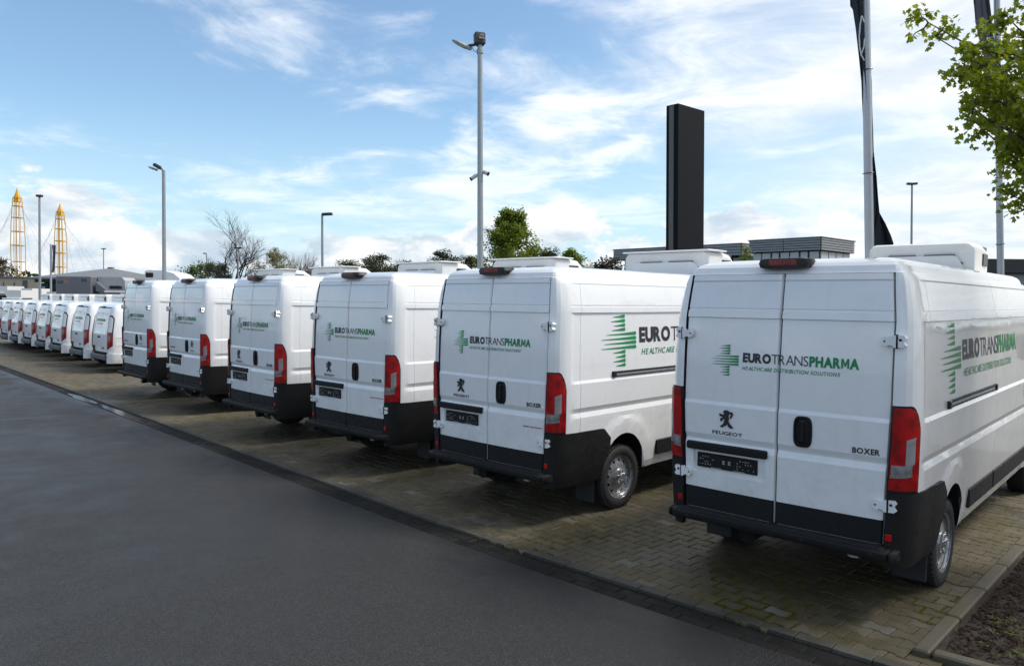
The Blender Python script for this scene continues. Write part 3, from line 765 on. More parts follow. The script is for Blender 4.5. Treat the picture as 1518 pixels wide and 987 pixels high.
        for y0, y1 in ((1.735, 2.700), (2.745, 4.52)):
            sm_ = MB(); sm_.box((sg * (BIG.side((y0 + y1) / 2, .60) + .006), (y0 + y1) / 2, .602), (.030, y1 - y0, .172), 0, .010); sm_.build('side_moulding', BLACKP, root)
        hh = MB(); hh.box((sg * (BIG.side(4.38, 1.32) + .008), 4.40, 1.33), (.03, .16, .14), 0, .012); hh.build('cab_handle', BLACKP, root)
        wn = MB(); rows = []
        for y in (4.82, 4.9, 5.0, 5.15, 5.3, 5.5, 5.6):
            zt = min(2.22, interp(BIG.hs, y) - .10); rows.append([(sg * (BIG.side(y, lerp(1.55, zt, k / 5)) + .004), y, lerp(1.55, zt, k / 5)) for k in range(6)])
        wn.quadgrid(rows, 0, flip=sg < 0); wn.build('cab_window', GLASS, root, 35)
        mr = MB(); mr.box((sg * 1.13, 5.43, 1.78), (.16, .10, .34), 0, .03); mr.tube([(sg * .96, 5.45, 1.62), (sg * 1.08, 5.44, 1.68)], .03, 8, 0); mr.build('mirror', BLACKP, root)
        hl = MB(); hl.box((sg * .66, 6.01, 1.06), (.30, .26, .20), 0, .06); hl.build('headlight', CLEAR, root)
        mf = MB(); mf.box((sg * .80, .655, .34), (.25, .020, .40), 0, .009); mf.build('mud_flap', RUBBER, root)
    ws = MB(); rows = []
    for y in (4.95, 5.15, 5.4, 5.63):
        z = interp(BIG.hs, y); x = BIG.side(y, z) * .94; rows.append([(x * t, y, z + .03 * (1 - t * t) + .008) for t in (-1, -.6, -.2, .2, .6, 1)])
    ws.quadgrid(rows, 0); ws.build('windscreen', GLASS, root, 35)
    fb = MB(); fb.box((0, 6.13, .55), (1.5, .22, .34), 0, .06); fb.box((0, 6.21, .90), (.9, .10, .14), 0, .03); fb.build('front_bumper', BLACKP, root)
    ub_ = MB(); ub_.box((0, 3.25, .45), (1.40, 5.4, .22), 0, .03); ub_.box((0, .45, .47), (1.5, .7, .10), 0, .02)
    ub_.box((.0, 1.10, .36), (1.5, .12, .12), 0, .03); ub_.tube([(-.35, .25, .33), (-.35, 1.2, .35)], .07, 10, 0); ub_.build('underbody', UNDER, root)
    hk = MB(); hk.tube([(.57, -.03, .462), (.575, -.05, .450), (.60, -.055, .446), (.635, -.05, .450), (.64, -.03, .462)], .010, 8, 0); hk.build('towing_eye', GREYLIGHT, root)
    for sg in (1, -1):
        for yc in (1.10, 5.30):
            ln = MB()
            rows = [[(sg * x, yc + .43 * math.cos(a), .40 + .47 * math.sin(a)) for a in [math.pi * k / 16 for k in range(17)]] for x in (.55, .955)]
            ln.quadgrid(rows, 0); ln.quadgrid([[(sg * .56, yc, .4)] * 17, [(sg * .56, p[1], p[2]) for p in rows[0]]], 0); ln.build('wheel_arch_liner', UNDER, root, 35)
    add_wheels(root, [(.835, 1.10, .355), (-.835, 1.10, .355), (.835, 5.30, .355), (-.835, 5.30, .355)], WHEEL)
    return root
GREYLIGHT = simple('plate_grey', (0.42, 0.42, 0.43), 0.5)
WHEEL = wheel_meshes()

def badge_lion(root):
    f = rear_fn(.004); f2 = rear_fn(.010)
    e = MB(); n = len(EMB); P = [(lerp(-.477, -.357, x), lerp(1.256, 1.402, y)) for x, y in EMB]
    e.add([f(*p) for p in P] + [f2(*p) for p in P], [[i, (i + 1) % n, n + (i + 1) % n, n + i] for i in range(n)] + [list(range(n, 2 * n))], 0)
    e.build('brand_emblem', DKCHROME, root, None)
    t = MB(); put_text(t, T('PEUGEOT', .02), f, -.541, -.276, 1.196, 1.226); t.build('brand_lettering', DKCHROME, root, None)
    t = MB(); put_text(t, T('BOXER', .035), f, .567, .755, 1.193, 1.237); t.build('model_lettering', DKCHROME, root, None)
def badge_chevron(root):
    f = rear_fn(.005)
    e = MB()
    for dz in (0, .055):
        P = [(.40, 1.275 + dz), (.455, 1.335 + dz), (.51, 1.275 + dz), (.51, 1.305 + dz), (.455, 1.375 + dz), (.40, 1.305 + dz)]
        e.add([f(*p) for p in P], [[0, 1, 4, 5], [1, 2, 3, 4]], 0)
    e.build('brand_emblem', DKCHROME, root, None)
    t = MB(); put_text(t, T('CITROEN', .02), f, .38, .53, 1.205, 1.235); t.build('brand_lettering', DKCHROME, root, None)
    t = MB(); put_text(t, T('JUMPER', .03), f, -.70, -.40, 1.225, 1.262); t.build('model_lettering', DKCHROME, root, None)
def sticker(root):
    f = rear_fn(.003); m = MB()
    for x0, x1, k in ((.52, .60, 0), (.61, .775, 1)): m.add([f(x0, .985), f(x1, .985), f(x1, .994), f(x0, .994)], [[0, 1, 2, 3]], k)
    m.build('sticker', [INK, simple('sticker_red', (.35, .06, .06), .5)], root, None)
def add_fridge(root, x, y, wd, zr=2.625, cover=True):
    u = link('cooling_unit', fridge_mesh(wd), root, (x, y, zr))
    a, b, c, l = fridge_detail(wd)
    link('slot', a, u); [link('vent', q, u) for q in b]; link('rear_panel', c, u)
    if cover: link('lid', l, u)
    return u

BIGVANS = [(-2.92, .86, 4.95), (-6.14, .70, 3.23), (-9.03, .71, 3.87), (-11.92, .66, .65), (-15.51, .89, 1.09), (-18.33, .83, .58)]
proto = make_big_van()
BIGLAB = ['white panel van nearest the camera, beside the soil bed and kerb',
          'white panel van with its right rear wheel in full view, second from the soil bed',
          'third white panel van from the soil bed, in front of the bare shrubs',
          'white panel van with a lion badge, fourth from the soil bed',
          'white chevron-badged panel van standing next to a lion-badged one, fifth from the soil bed',
          'last tall white panel van of the row, standing beside the low white vans']
FR = [(0.02, 3.75, 1.10, False), (-.04, 3.45, 1.36, True), (-.02, 3.50, 1.42, True), (0, 3.35, 1.42, True), (0, 3.2, 1.42, True), (0, 3.2, 1.42, True)]
for i, (x, y, a) in enumerate(BIGVANS):
    o = proto if i == 0 else copy_tree(proto, skip=())
    if i == 0:
        vans = [o]
    else: vans.append(o)
for i, o in enumerate(vans):
    x, y, a = BIGVANS[i]
    o.location = (x, y, 0); o.rotation_euler = (0, 0, R(a)); tag(o, BIGLAB[i], 'van', 'tall white panel vans parked in a row')
    (badge_lion if i < 4 else badge_chevron)(o)
    if 0 < i < 4: sticker(o)
    add_fridge(o, *FR[i][:3], cover=FR[i][3])

# ------------------------------------------------------------------ low vans
NOSE2 = [4.62, 4.74, 4.82, 4.87, 4.90]
LOW = Shell(
    prof=[(.30, .91), (.38, .93), (.60, .950), (.95, .962), (1.10, .960), (1.35, .945), (1.65, .905), (1.82, .868), (1.92, .82)],
    det=[(0, 0), (.80, 0), (.83, .006), (.87, 0), (1.02, 0), (1.05, .008), (1.10, 0), (2, 0)],
    rearx=[(.30, .74), (.9, .76), (1.2, .745), (1.6, .715), (1.92, .66)],
    y0=[(.3, .0), (.9, .0), (1.2, .015), (1.6, .075), (1.92, .16)],
    cx=BIG.cx, cy=[(a, b * .85) for a, b in BIG.cy], flares=[(.98, .36, .43, .014), (3.92, .36, .43, .014)],
    arches=[(.98, .34, .36, .38), (3.92, .34, .36, .38)],
    taper=[(3.3, 1.0), (4.2, .96), (4.62, .86), (4.74, .74), (4.82, .56), (4.87, .3), (4.90, 0)],
    hs=[(3.02, 1.92), (3.25, 1.80), (4.05, 1.16), (4.62, .98), (4.9, .86)],
    zr=[.30, .34, .38, .48, .60, .70, .76, .80, .83, .87, .95, 1.02, 1.05, 1.10, 1.20, 1.35, 1.50, 1.65, 1.75, 1.82, 1.88, 1.92],
    ys=cols_for([.26, .34, .46, .56, 1.5, 1.8, 2.2, 2.5, 2.9, 3.1, 3.25, 3.45, 4.05, 4.3] + NOSE2, [1.75, 2.75], arch_cols(.98, .38, 12) + arch_cols(3.92, .38, 12)),
    seamz=(.36, 1.9), roof_end=3.02, rfy=1.6,
    roof=[(0, 0), (.012, .026), (.035, .055), (.075, .080), (.13, .098), (.22, .112), (.38, .120), (.55, .123)])
def low_rear(x, z): return interp(LOW.y0, z) - .035 * (1 - min(1, (x / .8) ** 2))
WHEEL2 = wheel_meshes(.33, .205, .215)
def make_low_van():
    root = thing('delivery_van', '', 'van')
    LOW.build('body', root)
    mb = MB(); zs = [.62, .66, .68, .72, .78, .86, .95, 1.05, 1.12, 1.15, 1.18, 1.3, 1.45, 1.6, 1.72, 1.76, 1.80, 1.86, 1.895]; fr = [-1, -.985, -.9, -.84, -.82, -.5, -.2, -.01, .01, .2, .5, .82, .84, .9, .985, 1]
    rows = []
    for z in zs:
        xo = interp(LOW.rearx, z) - .012; row = []
        for t in fr:
            x = xo * t; y = low_rear(x, z) - .008
            if abs(t) == 1: y += .03
            if abs(t) < .83 and 1.16 < z < 1.74: y += .014          # blanked window pressing
            if abs(t) < .4 and .70 < z < .80: y += .010
            row.append((x, y, z))
        rows.append(row)
    mb.quadgrid([[(x, y + .03, z) for x, y, z in rows[0]]] + rows + [[(x, y + .03, z) for x, y, z in rows[-1]]], 0)
    tg = mb.build('tailgate', WHITE, root, 28)
    sm_ = MB(); sm_.box((0, low_rear(0, 1.3) + .0, 1.25), (.008, .03, 1.2), 0, rot=Matrix.Rotation(R(-8), 3, 'X')); 
    hd = MB(); hd.box((.05, low_rear(0, 1.05) - .02, 1.05), (.17, .03, .05), 0, .012); hd.build('handle', BLACKP, tg)
    pb = MB(); pb.box((.42, low_rear(.4, .74) - .016, .735), (.14, .02, .05), 0, .008); pb.build('badge', DKCHROME, tg)
    br = MB(); br.box((-.02, low_rear(0, 1.93) - .0, 1.925), (.26, .10, .045), 0, .015); br.build('brake_light', GLOSSB, root)
    f = lambda x, z: (x, low_rear(x, z) + .003, z)
    lg = MB(); put_logo(lg, f, -.52, -.40, 1.46, 1.60); put_text(lg, T('EUROTRANSPHARMA', .03), f, -.38, .42, 1.50, 1.585); lg.build('green_lettering', GREEN, root, None)
    lg = MB(); put_text(lg, T('HEALTHCARE DISTRIBUTION', .015), f, -.38, .25, 1.42, 1.455); lg.build('small_lettering', GREYPL, root, None)
    # tall tail lights
    us = [i / 8 * .62 for i in range(9)]
    tt = lambda u: interp([(0, 1.70), (.35, 1.69), (.62, 1.60)], u)
    bz = strip_mesh(LOW, [(us, lambda u: lerp(.70, .82, u / .62), tt, .014, 0, 10)], [GLOSSB], 0, 'tail_light')
    up = strip_mesh(LOW, [([.10 + i / 6 * .42 for i in range(7)], lambda u: 1.20, lambda u: tt(u) - .05, .020, 0, 6)], [TRUCKW], .004, 'upper_lens')
    rd = strip_mesh(LOW, [([.02 + i / 8 * .58 for i in range(9)], lambda u: lerp(.72, .84, u / .62), lambda u: 1.17, .021, 0, 6)], [RED], .004, 'red_lens')
    cl = strip_mesh(LOW, [([.14 + i / 4 * .22 for i in range(5)], lambda u: .93, lambda u: 1.10, .0245, 0, 3)], [CLEAR], .010, 'clear_lens')
    for sg in (1, -1):
        q = (lambda m, n: m) if sg > 0 else mirror_mesh
        b = link('tail_light', q(bz, 'tail_light'), root)
        link('upper_lens', q(up, 'upper_lens'), b); link('red_lens', q(rd, 'red_lens'), b); link('clear_lens', q(cl, 'clear_lens'), b)
    # bumper: painted corners, grey middle
    uc = [i / 10 for i in range(11)] + [1.15, 1.3, 1.38]
    co = strip_mesh(LOW, [(uc, lambda u: .30, lambda u: interp([(0, .60), (.6, .585), (1.38, .56)], u), .030, 0, 6)], [WHITE], -.01, 'bumper_corner')
    for sg in (1, -1): link('bumper_corner', co if sg > 0 else mirror_mesh(co, 'bumper_corner'), root)
    st = MB(); st.box((0, -.03, .46), (1.46, .12, .17), 0, .035); st.build('bumper_step', GREYPL, root)
    pl = MB(); pl.box((-.50, low_rear(-.5, .66) - .005, .68), (.30, .02, .20), 0, .01); pl.build('number_plate_holder', BLACKP, root)
    ub = MB(); ub.box((0, 2.4, .36), (1.4, 4.3, .24), 0, .03); ub.build('underbody', UNDER, root)
    ws = MB(); rows = []
    for y in (3.28, 3.5, 3.75, 4.0):
        z = interp(LOW.hs, y); x = LOW.side(y, z) * .93; rows.append([(x * t, y, z + .03 * (1 - t * t) + .008) for t in (-1, -.6, -.2, .2, .6, 1)])
    ws.quadgrid(rows, 0); ws.build('windscreen', GLASS, root, 35)
    for sg in (1, -1):
        wn = MB(); rows = []
        for y in (2.85, 3.0, 3.2, 3.4, 3.6, 3.8):
            zt = min(1.72, interp(LOW.hs, y) - .07); rows.append([(sg * (LOW.side(y, lerp(1.15, zt, k / 4)) + .004), y, lerp(1.15, zt, k / 4)) for k in range(5)])
        wn.quadgrid(rows, 0, flip=sg < 0); wn.build('cab_window', GLASS, root, 35)
    for sg in (1, -1):
        for yc in (.98, 3.92):
            ln = MB()
            rows = [[(sg * x, yc + .38 * math.cos(a), .34 + .40 * math.sin(a)) for a in [math.pi * k / 12 for k in range(13)]] for x in (.5, .93)]
            ln.quadgrid(rows, 0); ln.quadgrid([[(sg * .5, yc, .34)] * 13, [(sg * .5, p[1], p[2]) for p in rows[0]]], 0); ln.build('wheel_arch_liner', UNDER, root, 35)
    add_wheels(root, [(.82, .98, .33), (-.82, .98, .33), (.82, 3.92, .33), (-.82, 3.92, .33)], WHEEL2)
    u = add_fridge(root, 0, 2.0, 1.62, 2.015, False); u.scale = (1, 1, .88)
    vb = MB(); vb.prism([(.50, .05), (.74, .05), (.74, .13), (.60, .20), (.50, .20)], -.012, .01, 'y', 0); vb.prism([(.62, .23), (.76, .15), (.76, .23)], -.012, .01, 'y', 0); vb.build('black_vent', GLOSSB, u)
    return root
LOWX = [-24.95, -27.35, -30.15, -32.5, -34.85, -37.1, -39.1, -41.3]
LOWLAB = ['low white van with tall tail lights, parked beside the last tall panel van',
          'second low white van counted from the tall panel vans', 'third low white van counted from the tall panel vans',
          'fourth low white van counted from the tall panel vans', 'fifth low white van counted from the tall panel vans',
          'sixth low white van counted from the tall panel vans', 'seventh low white van counted from the tall panel vans',
          'low white van cut off by the edge of the photo, farthest of its row']
lp = make_low_van()
lows = [lp] + [copy_tree(lp) for _ in LOWX[1:]]
for i, o in enumerate(lows):
    o.location = (LOWX[i], 1.85 + .02 * math.sin(i * 5), 0); o.rotation_euler = (0, 0, R(.6 * math.sin(i * 3.3)))
    tag(o, LOWLAB[i], 'van', 'low white vans parked in a row')

# ------------------------------------------------------------------ ground, road, pavement
rng = random.Random(11)
def bend(x): return .0095 * max(0.0, x + 7.0) ** 2 if x < 0 else .0095 * 49 + .133 * x
ga = MB(); ga.add([(-2500, -2500, -.06), (2500, -2500, -.06), (2500, 2500, -.06), (-2500, 2500, -.06)], [[0, 1, 2, 3]])
struct(ga.build('ground', simple('far_ground', (.085, .085, .08), .9, var=.2, scale=.05), None, None))
rd = MB(); xs = [-160, -120, -90, -70, -55, -45, -38, -32, -27, -22, -18, -14, -11, -9] + [-7 + .5 * i for i in range(29)] + [10, 16, 30, 60]
rows = [[(x, -60, 0), (x, -20, 0), (x, -8, 0), (x, -3, 0), (x, -1, 0), (x, bend(x) - .27, 0), (x, bend(x) - .265, -.03)] for x in xs]
rd.quadgrid(rows, 0); struct(rd.build('road', ASPHALT, None, None))
bk = MB(); bk.add([(-160, 7.3, -.01), (60, 7.3, -.01), (60, 140, -.01), (-160, 140, -.01)], [[0, 1, 2, 3]])
struct(bk.build('yard', ASPHALT, None, None))
gt = MB(); rows = [[(x, bend(x) - .28, -.022), (x, bend(x) + .01, -.022)] for x in xs]; gt.quadgrid(rows, 0)
gutter = struct(gt.build('gutter', JOINT, None, None))
pv = MB(); rows = [[(x, bend(x) - .005, -.012), (x, bend(x) + .25, -.012), (x, 3, -.012), (x, 7.4, -.012)] for x in xs if x < 30]; pv.quadgrid(rows, 0)
pavement = struct(pv.build('parking_pavement', JOINT, None, None))
# gutter stones in two courses, and one course of kerb stones
def stone(name, lx, ly, mat, h=.05, bev=.005):
    m = MB(); m.box((0, 0, -h / 2), (lx - .006, ly - .006, h), 0, bev); return m.mesh(name, [mat], 30)
GS = [stone('gutter_stone', .245, .132, GUTM) for _ in range(1)][0]
KS = stone('kerb_stone', .25, .105, KERBM, bev=.003)
KL = stone('kerb_stone', .25, .105, KERBM)
n = 0
for course in (0, 1):
    x = 3.2 - course * .12
    while x > -30 and n < 276:
        o = link('gutter_stone', GS, gutter, (x, bend(x) - .068 - course * .134, -.010 - .004 * (course == 0) + rng.uniform(-.0015, .0015)))
        sl_ = (bend(x + .1) - bend(x - .1)) / .2; o.rotation_euler = (rng.uniform(-.008, .008), rng.uniform(-.008, .008), math.atan(sl_)); x -= .245; n += 1
x = 1.2; n = 0
while x > -46 and n < 190:
    o = link('kerb_stone', KS, pavement, (x, bend(x) + .055, 0.0132 + rng.uniform(-.0010, .0015)))
    sl_ = (bend(x + .1) - bend(x - .1)) / .2; o.rotation_euler = (rng.uniform(-.01, .01), rng.uniform(-.006, .006), math.atan(sl_)); x -= .25; n += 1
# double-T pavers
H_, h_, Lp = .0825, .0575, .20
def paver_poly(ins):
    xs_ = [(0, H_), (.038, H_), (.064, h_), (.136, h_), (.162, H_), (.20, H_)]
    P = xs_ + [(x, -y) for x, y in xs_[::-1]]
    return [(lerp(x - .1, 0, 0) * (1 - ins / .1) , y - math.copysign(ins, y)) for x, y in P]
def paver_geom():
    a = paver_poly(.0065); b = paver_poly(.0030); n = len(a)
    vs = [(x, y, .010) for x, y in a] + [(x, y, .005) for x, y in b] + [(x, y, -.014) for x, y in b]
    # top as convex pieces: two ends and the waist
    fs = [[11, 10, 1, 0][::-1], [10, 9, 2, 1][::-1], [9, 8, 3, 2][::-1], [8, 7, 4, 3][::-1], [7, 6, 5, 4][::-1]]
    fs = [f[::-1] for f in fs]
    for k in (0, n):
        fs += [[k + i, k + (i + 1) % n, k + n + (i + 1) % n, k + n + i][::-1] for i in range(n)]
    return vs, fs
PVS, PFS = paver_geom()
def pmesh(mat):
    me = bpy.data.meshes.new('paver'); me.from_pydata(PVS, [], PFS); me.materials.append(mat)
    bm = bmesh.new(); bm.from_mesh(me); bmesh.ops.recalc_face_normals(bm, faces=bm.faces); bm.to_mesh(me); bm.free()
    return me
PM, PMP = pmesh(PAVER), pmesh(PALEP)
spots = []
row = 0; y = .10
while y < 7.3:
    xoff = .1 * (row % 2); k = 0
    x = 2.0 + xoff
    while x > -34:
        lim = bend(x)
        bedx = -1.785 - .058 * (y - .54)
        if y > lim + .06 and x < (bedx + .09 if y > .45 else 2.0): spots.append((x, y))
        x -= Lp
    y += H_ + h_; row += 1
def vis_key(p):
    v = Vector((p[0], p[1], 0)) - CAM_LOC; d = v.dot(CF)
    if d < .5: return 1e9
    sx = 759 + v.dot(CR) / d * FPX; sy = 493.5 - v.dot(CU) / d * FPX
    if sx < -10 or sx > 1530 or sy > 1000: return 1e9
    # hidden under the vans
    for vx, vy, a in BIGVANS:
        if abs(p[0] - vx + (p[1] - vy) * math.tan(R(a))) < .9 and p[1] > vy + .5: return 1e8 + d
    return d
spots.sort(key=vis_key)
for i, (x, y) in enumerate(spots[:300]):
    o = link('paver', PMP if rng.random() < .035 else PM, pavement, (x, y, rng.uniform(-.0025, .0025)))
    o.rotation_euler = (rng.uniform(-.012, .012), rng.uniform(-.010, .010), (math.pi if rng.random() < .5 else 0) + rng.uniform(-.008, .008))
rest = MB()
for (x, y) in spots[300:]:
    e = Matrix.Translation((x, y, rng.uniform(-.0025, .0025))) @ Matrix.Rotation(rng.uniform(-.012, .012), 4, 'X') @ Matrix.Rotation(rng.uniform(-.01, .01), 4, 'Y')
    rest.add([e @ Vector(v) for v in PVS], PFS, 1 if rng.random() < .02 else 0)
me = rest.mesh('paver_field', [PAVER, PALEP], None); bm = bmesh.new(); bm.from_mesh(me); bmesh.ops.recalc_face_normals(bm, faces=bm.faces); bm.to_mesh(me); bm.free()
struct(link('paver_field', me, pavement), 'stuff')
# far pavers beyond the modelled field
fp = MB(); fp.add([(-120, .2, .006), (-34, .2, .006), (-34, 7.3, .006), (-120, 7.3, .006)], [[0, 1, 2, 3]])
struct(fp.build('far_pavement', PAVER, None, None))
# moss growing in the joints, thickest by the bed
ms = MB()
def blob(mb, x, y, z, r, n=5):
    a0 = rng.uniform(0, 6.28)
    for k in range(n):
        a = a0 + k * 2.4; l = r * rng.uniform(.5, 1.2); px, py = x + math.cos(a) * r * .5, y + math.sin(a) * r * .5
        mb.add([(px - l * .35, py, z), (px + l * .35, py, z), (px + math.cos(a) * l * .3, py + math.sin(a) * l * .3, z + l * .55)], [[0, 1, 2]])
for _ in range(16000):
    x = -1.85 - abs(rng.gauss(0, 1.7)); y = .12 + abs(rng.gauss(0, .75))
    if x < -14: continue
    nn = mnoise.noise(Vector((x * 1.1, y * 1.1, 3.0)))
    if nn < .02: continue
    k = round((y - .10) / (H_ + h_)); yj = .10 + (k + .5) * (H_ + h_)
    if rng.random() < .55: y = yj + rng.uniform(-.014, .014)
    else:
        kx = round((x - 2.0 - .1 * (k % 2)) / .2) + .5; x = 2.0 + .1 * (k % 2) + kx * .2; y = .10 + k * (H_ + h_) + rng.uniform(-.07, .07)
    if y < bend(x) + .12: continue
    blob(ms, x, y, .0085, rng.uniform(.007, .018), 3)
struct(tag(ms.build('moss', MOSS, None, None), 'yellow green moss in the joints of the paving', 'moss'), 'stuff')
# puddles standing in the gutter
def puddle(pts, label, z=-.004):
    m = MB(); n = len(pts); m.add([(x, y, z) for x, y in pts], [list(range(n))]); return struct(m.build('water', PUDDLE, None, None))
def blotch(xc, yc, lx, ly, sd):
    r = random.Random(sd); ph = [r.uniform(0, 6.28) for _ in range(5)]
    out = []
    for k in range(60):
        a = 2 * math.pi * k / 60; q = 1 + sum(.13 / (i + 1) ** .5 * math.sin((i + 2) * a + ph[i]) for i in range(5))
        x = xc + lx * q * math.cos(a); out.append((x, yc + ly * q * math.sin(a) + bend(x)))
    return out
puddle(blotch(-15.9, -.14, 1.5, .09, 5), '')
puddle(blotch(-18.8, -.15, .9, .10, 8), '')

# ------------------------------------------------------------------ planting bed
KH = .055
def bed_edge(t): return (-1.785 - .058 * t, .54 + t)             # outer corner line of the kerb running into the bays
bedk = MB(); bedk.box((0, 0, -.2), (.01, .01, .01)); 
bs = MB(); rows = []
for i in range(40):
    t = i / 39 * 8.0; row = []
    for j in range(60):
        u = j / 59; ex = bed_edge(t)[0] + .10; x = lerp(ex, 6.0, u ** 1.5); y = .66 + t + .12 * max(0, x + 1.77) * (1 - t / 8)
        z = .020 + .05 * mnoise.noise(Vector((x * 2, y * 2, 0))) * sm(u, 0, .08) + .06 * sm(u, 0, .6) + .02 * mnoise.noise(Vector((x * 9, y * 9, 1)))
        row.append((x, y, z))
    rows.append(row)
bs.quadgrid(rows, 0); bed = struct(bs.build('soil_bed', SOIL, None, 60))
def bed_stone(p, q, wd):
    d = Vector((q[0] - p[0], q[1] - p[1])); l = d.length; m = MB(); m.box((0, 0, 0), (l - .008, wd, .26), 0, .012)
    o = m.build('kerb_stone', BEDK, bed, 30, loc=((p[0] + q[0]) / 2, (p[1] + q[1]) / 2, KH - .13 + rng.uniform(-.002, .002))); o.rotation_euler = (rng.uniform(-.006, .006), 0, math.atan2(d.y, d.x)); return o
t = 0.0
while t < 7.6:
    a, b_ = bed_edge(t), bed_edge(t + .75); bed_stone((a[0] + .05, a[1]), (b_[0] + .05, b_[1]), .10); t += .755
x = -1.68
while x < 5.0:
    y0_ = .59 + .12 * (x + 1.77); bed_stone((x, y0_), (x + .75, y0_ + .09), .10); x += .757
chips = MB()
for _ in range(9000):
    t = rng.uniform(.02, 4.0); u = rng.random() ** 1.3; x = lerp(bed_edge(t)[0] + .14, 2.5, u); y = .68 + t + .12 * max(0, x + 1.77) * (1 - t / 8)
    z = .040 + .05 * mnoise.noise(Vector((x * 2, y * 2, 0))) * sm(u, 0, .2) + .06 * sm(u, 0, .6)
    l, w_ = rng.uniform(.008, .032), rng.uniform(.004, .013)
    e = Matrix.Translation((x, y, z)) @ Matrix.Rotation(rng.uniform(0, 6.28), 4, 'Z') @ Matrix.Rotation(rng.gauss(0, .5), 4, 'X') @ Matrix.Rotation(rng.gauss(0, .4), 4, 'Y')
    chips.add([e @ Vector(v) for v in ((-l, -w_, 0), (l, -w_ * .7, .002), (l * .9, w_, 0), (-l * .8, w_ * .8, .003), (0, 0, .008))], [[0, 1, 4], [1, 2, 4], [2, 3, 4], [3, 0, 4]])
struct(tag(chips.build('bark_mulch', CHIP, None, None), 'dark brown bark mulch covering the soil bed', 'mulch'), 'stuff')
wd = MB()
for _ in range(170):
    cx, cy = rng.choice(((-1.2, .9), (-.9, .75), (-.5, 1.0), (-1.0, 1.6), (-1.5, 1.4), (-.3, 1.5)))
    x, y = cx + rng.gauss(0, .16), cy + rng.gauss(0, .12)
    if x < -1.58 or y < .72 + .12 * (x + 1.77): continue
    for k in range(5):
        a = rng.uniform(0, 6.28); l = rng.uniform(.02, .05); z = .055
        wd.add([(x, y, z), (x + math.cos(a + .25) * l * .6, y + math.sin(a + .25) * l * .6, z + l * .35), (x + math.cos(a) * l, y + math.sin(a) * l, z + l * .3), (x + math.cos(a - .25) * l * .6, y + math.sin(a - .25) * l * .6, z + l * .35)], [[0, 1, 2, 3]])
struct(tag(wd.build('weeds', WEED, None, None), 'small green weeds sprouting in the bark mulch', 'weeds'), 'stuff')

# ------------------------------------------------------------------ trees
def leaf_poly(kind, l):
    if kind == 'maple':
        P = [(0, 0), (.20, -.05), (.50, .10), (.34, .28), (.52, .55), (.22, .58), (0, 1.0), (-.22, .58), (-.52, .55), (-.34, .28), (-.50, .10), (-.20, -.05)]
        return [(x * l, y * l) for x, y in P], [[0, 1, 2, 3], [0, 3, 4, 5], [0, 5, 6, 7], [0, 7, 8, 9], [0, 9, 10, 11]]
    return [(0, 0), (.3 * l, .5 * l), (0, l), (-.3 * l, .5 * l)], [[0, 1, 2, 3]]
def add_leaf(mb, p, d, l, kind, r):
    P, F = leaf_poly(kind, l)
    a = Vector((r.gauss(0, 1), r.gauss(0, 1), r.gauss(0, 1)))
    s_ = d.cross(a); s_ = s_.normalized() if s_.length > 1e-4 else Vector((1, 0, 0))
    nrm = s_.cross(d).normalized(); cv = r.uniform(-.25, .25)
    mb.add([p + s_ * x + d * y + nrm * (cv * (abs(x) + y * y / l * .6)) for x, y in P], F)
def limb(mb, p, q, r0, r1, r, wob=.06, seg=5, sag=0.0, n=6):
    p, q = Vector(p), Vector(q); L = (q - p).length; pts = []
    for i in range(seg + 1):
        t = i / seg; o = Vector((r.gauss(0, 1), r.gauss(0, 1), r.gauss(0, .6))) * wob * L * math.sin(math.pi * t) * .5
        pts.append(p.lerp(q, t) + o + Vector((0, 0, sag * L * math.sin(math.pi * t))))
    mb.tube(pts, [lerp(r0, r1, i / seg) for i in range(seg + 1)], n, 0, caps=False)
    return pts
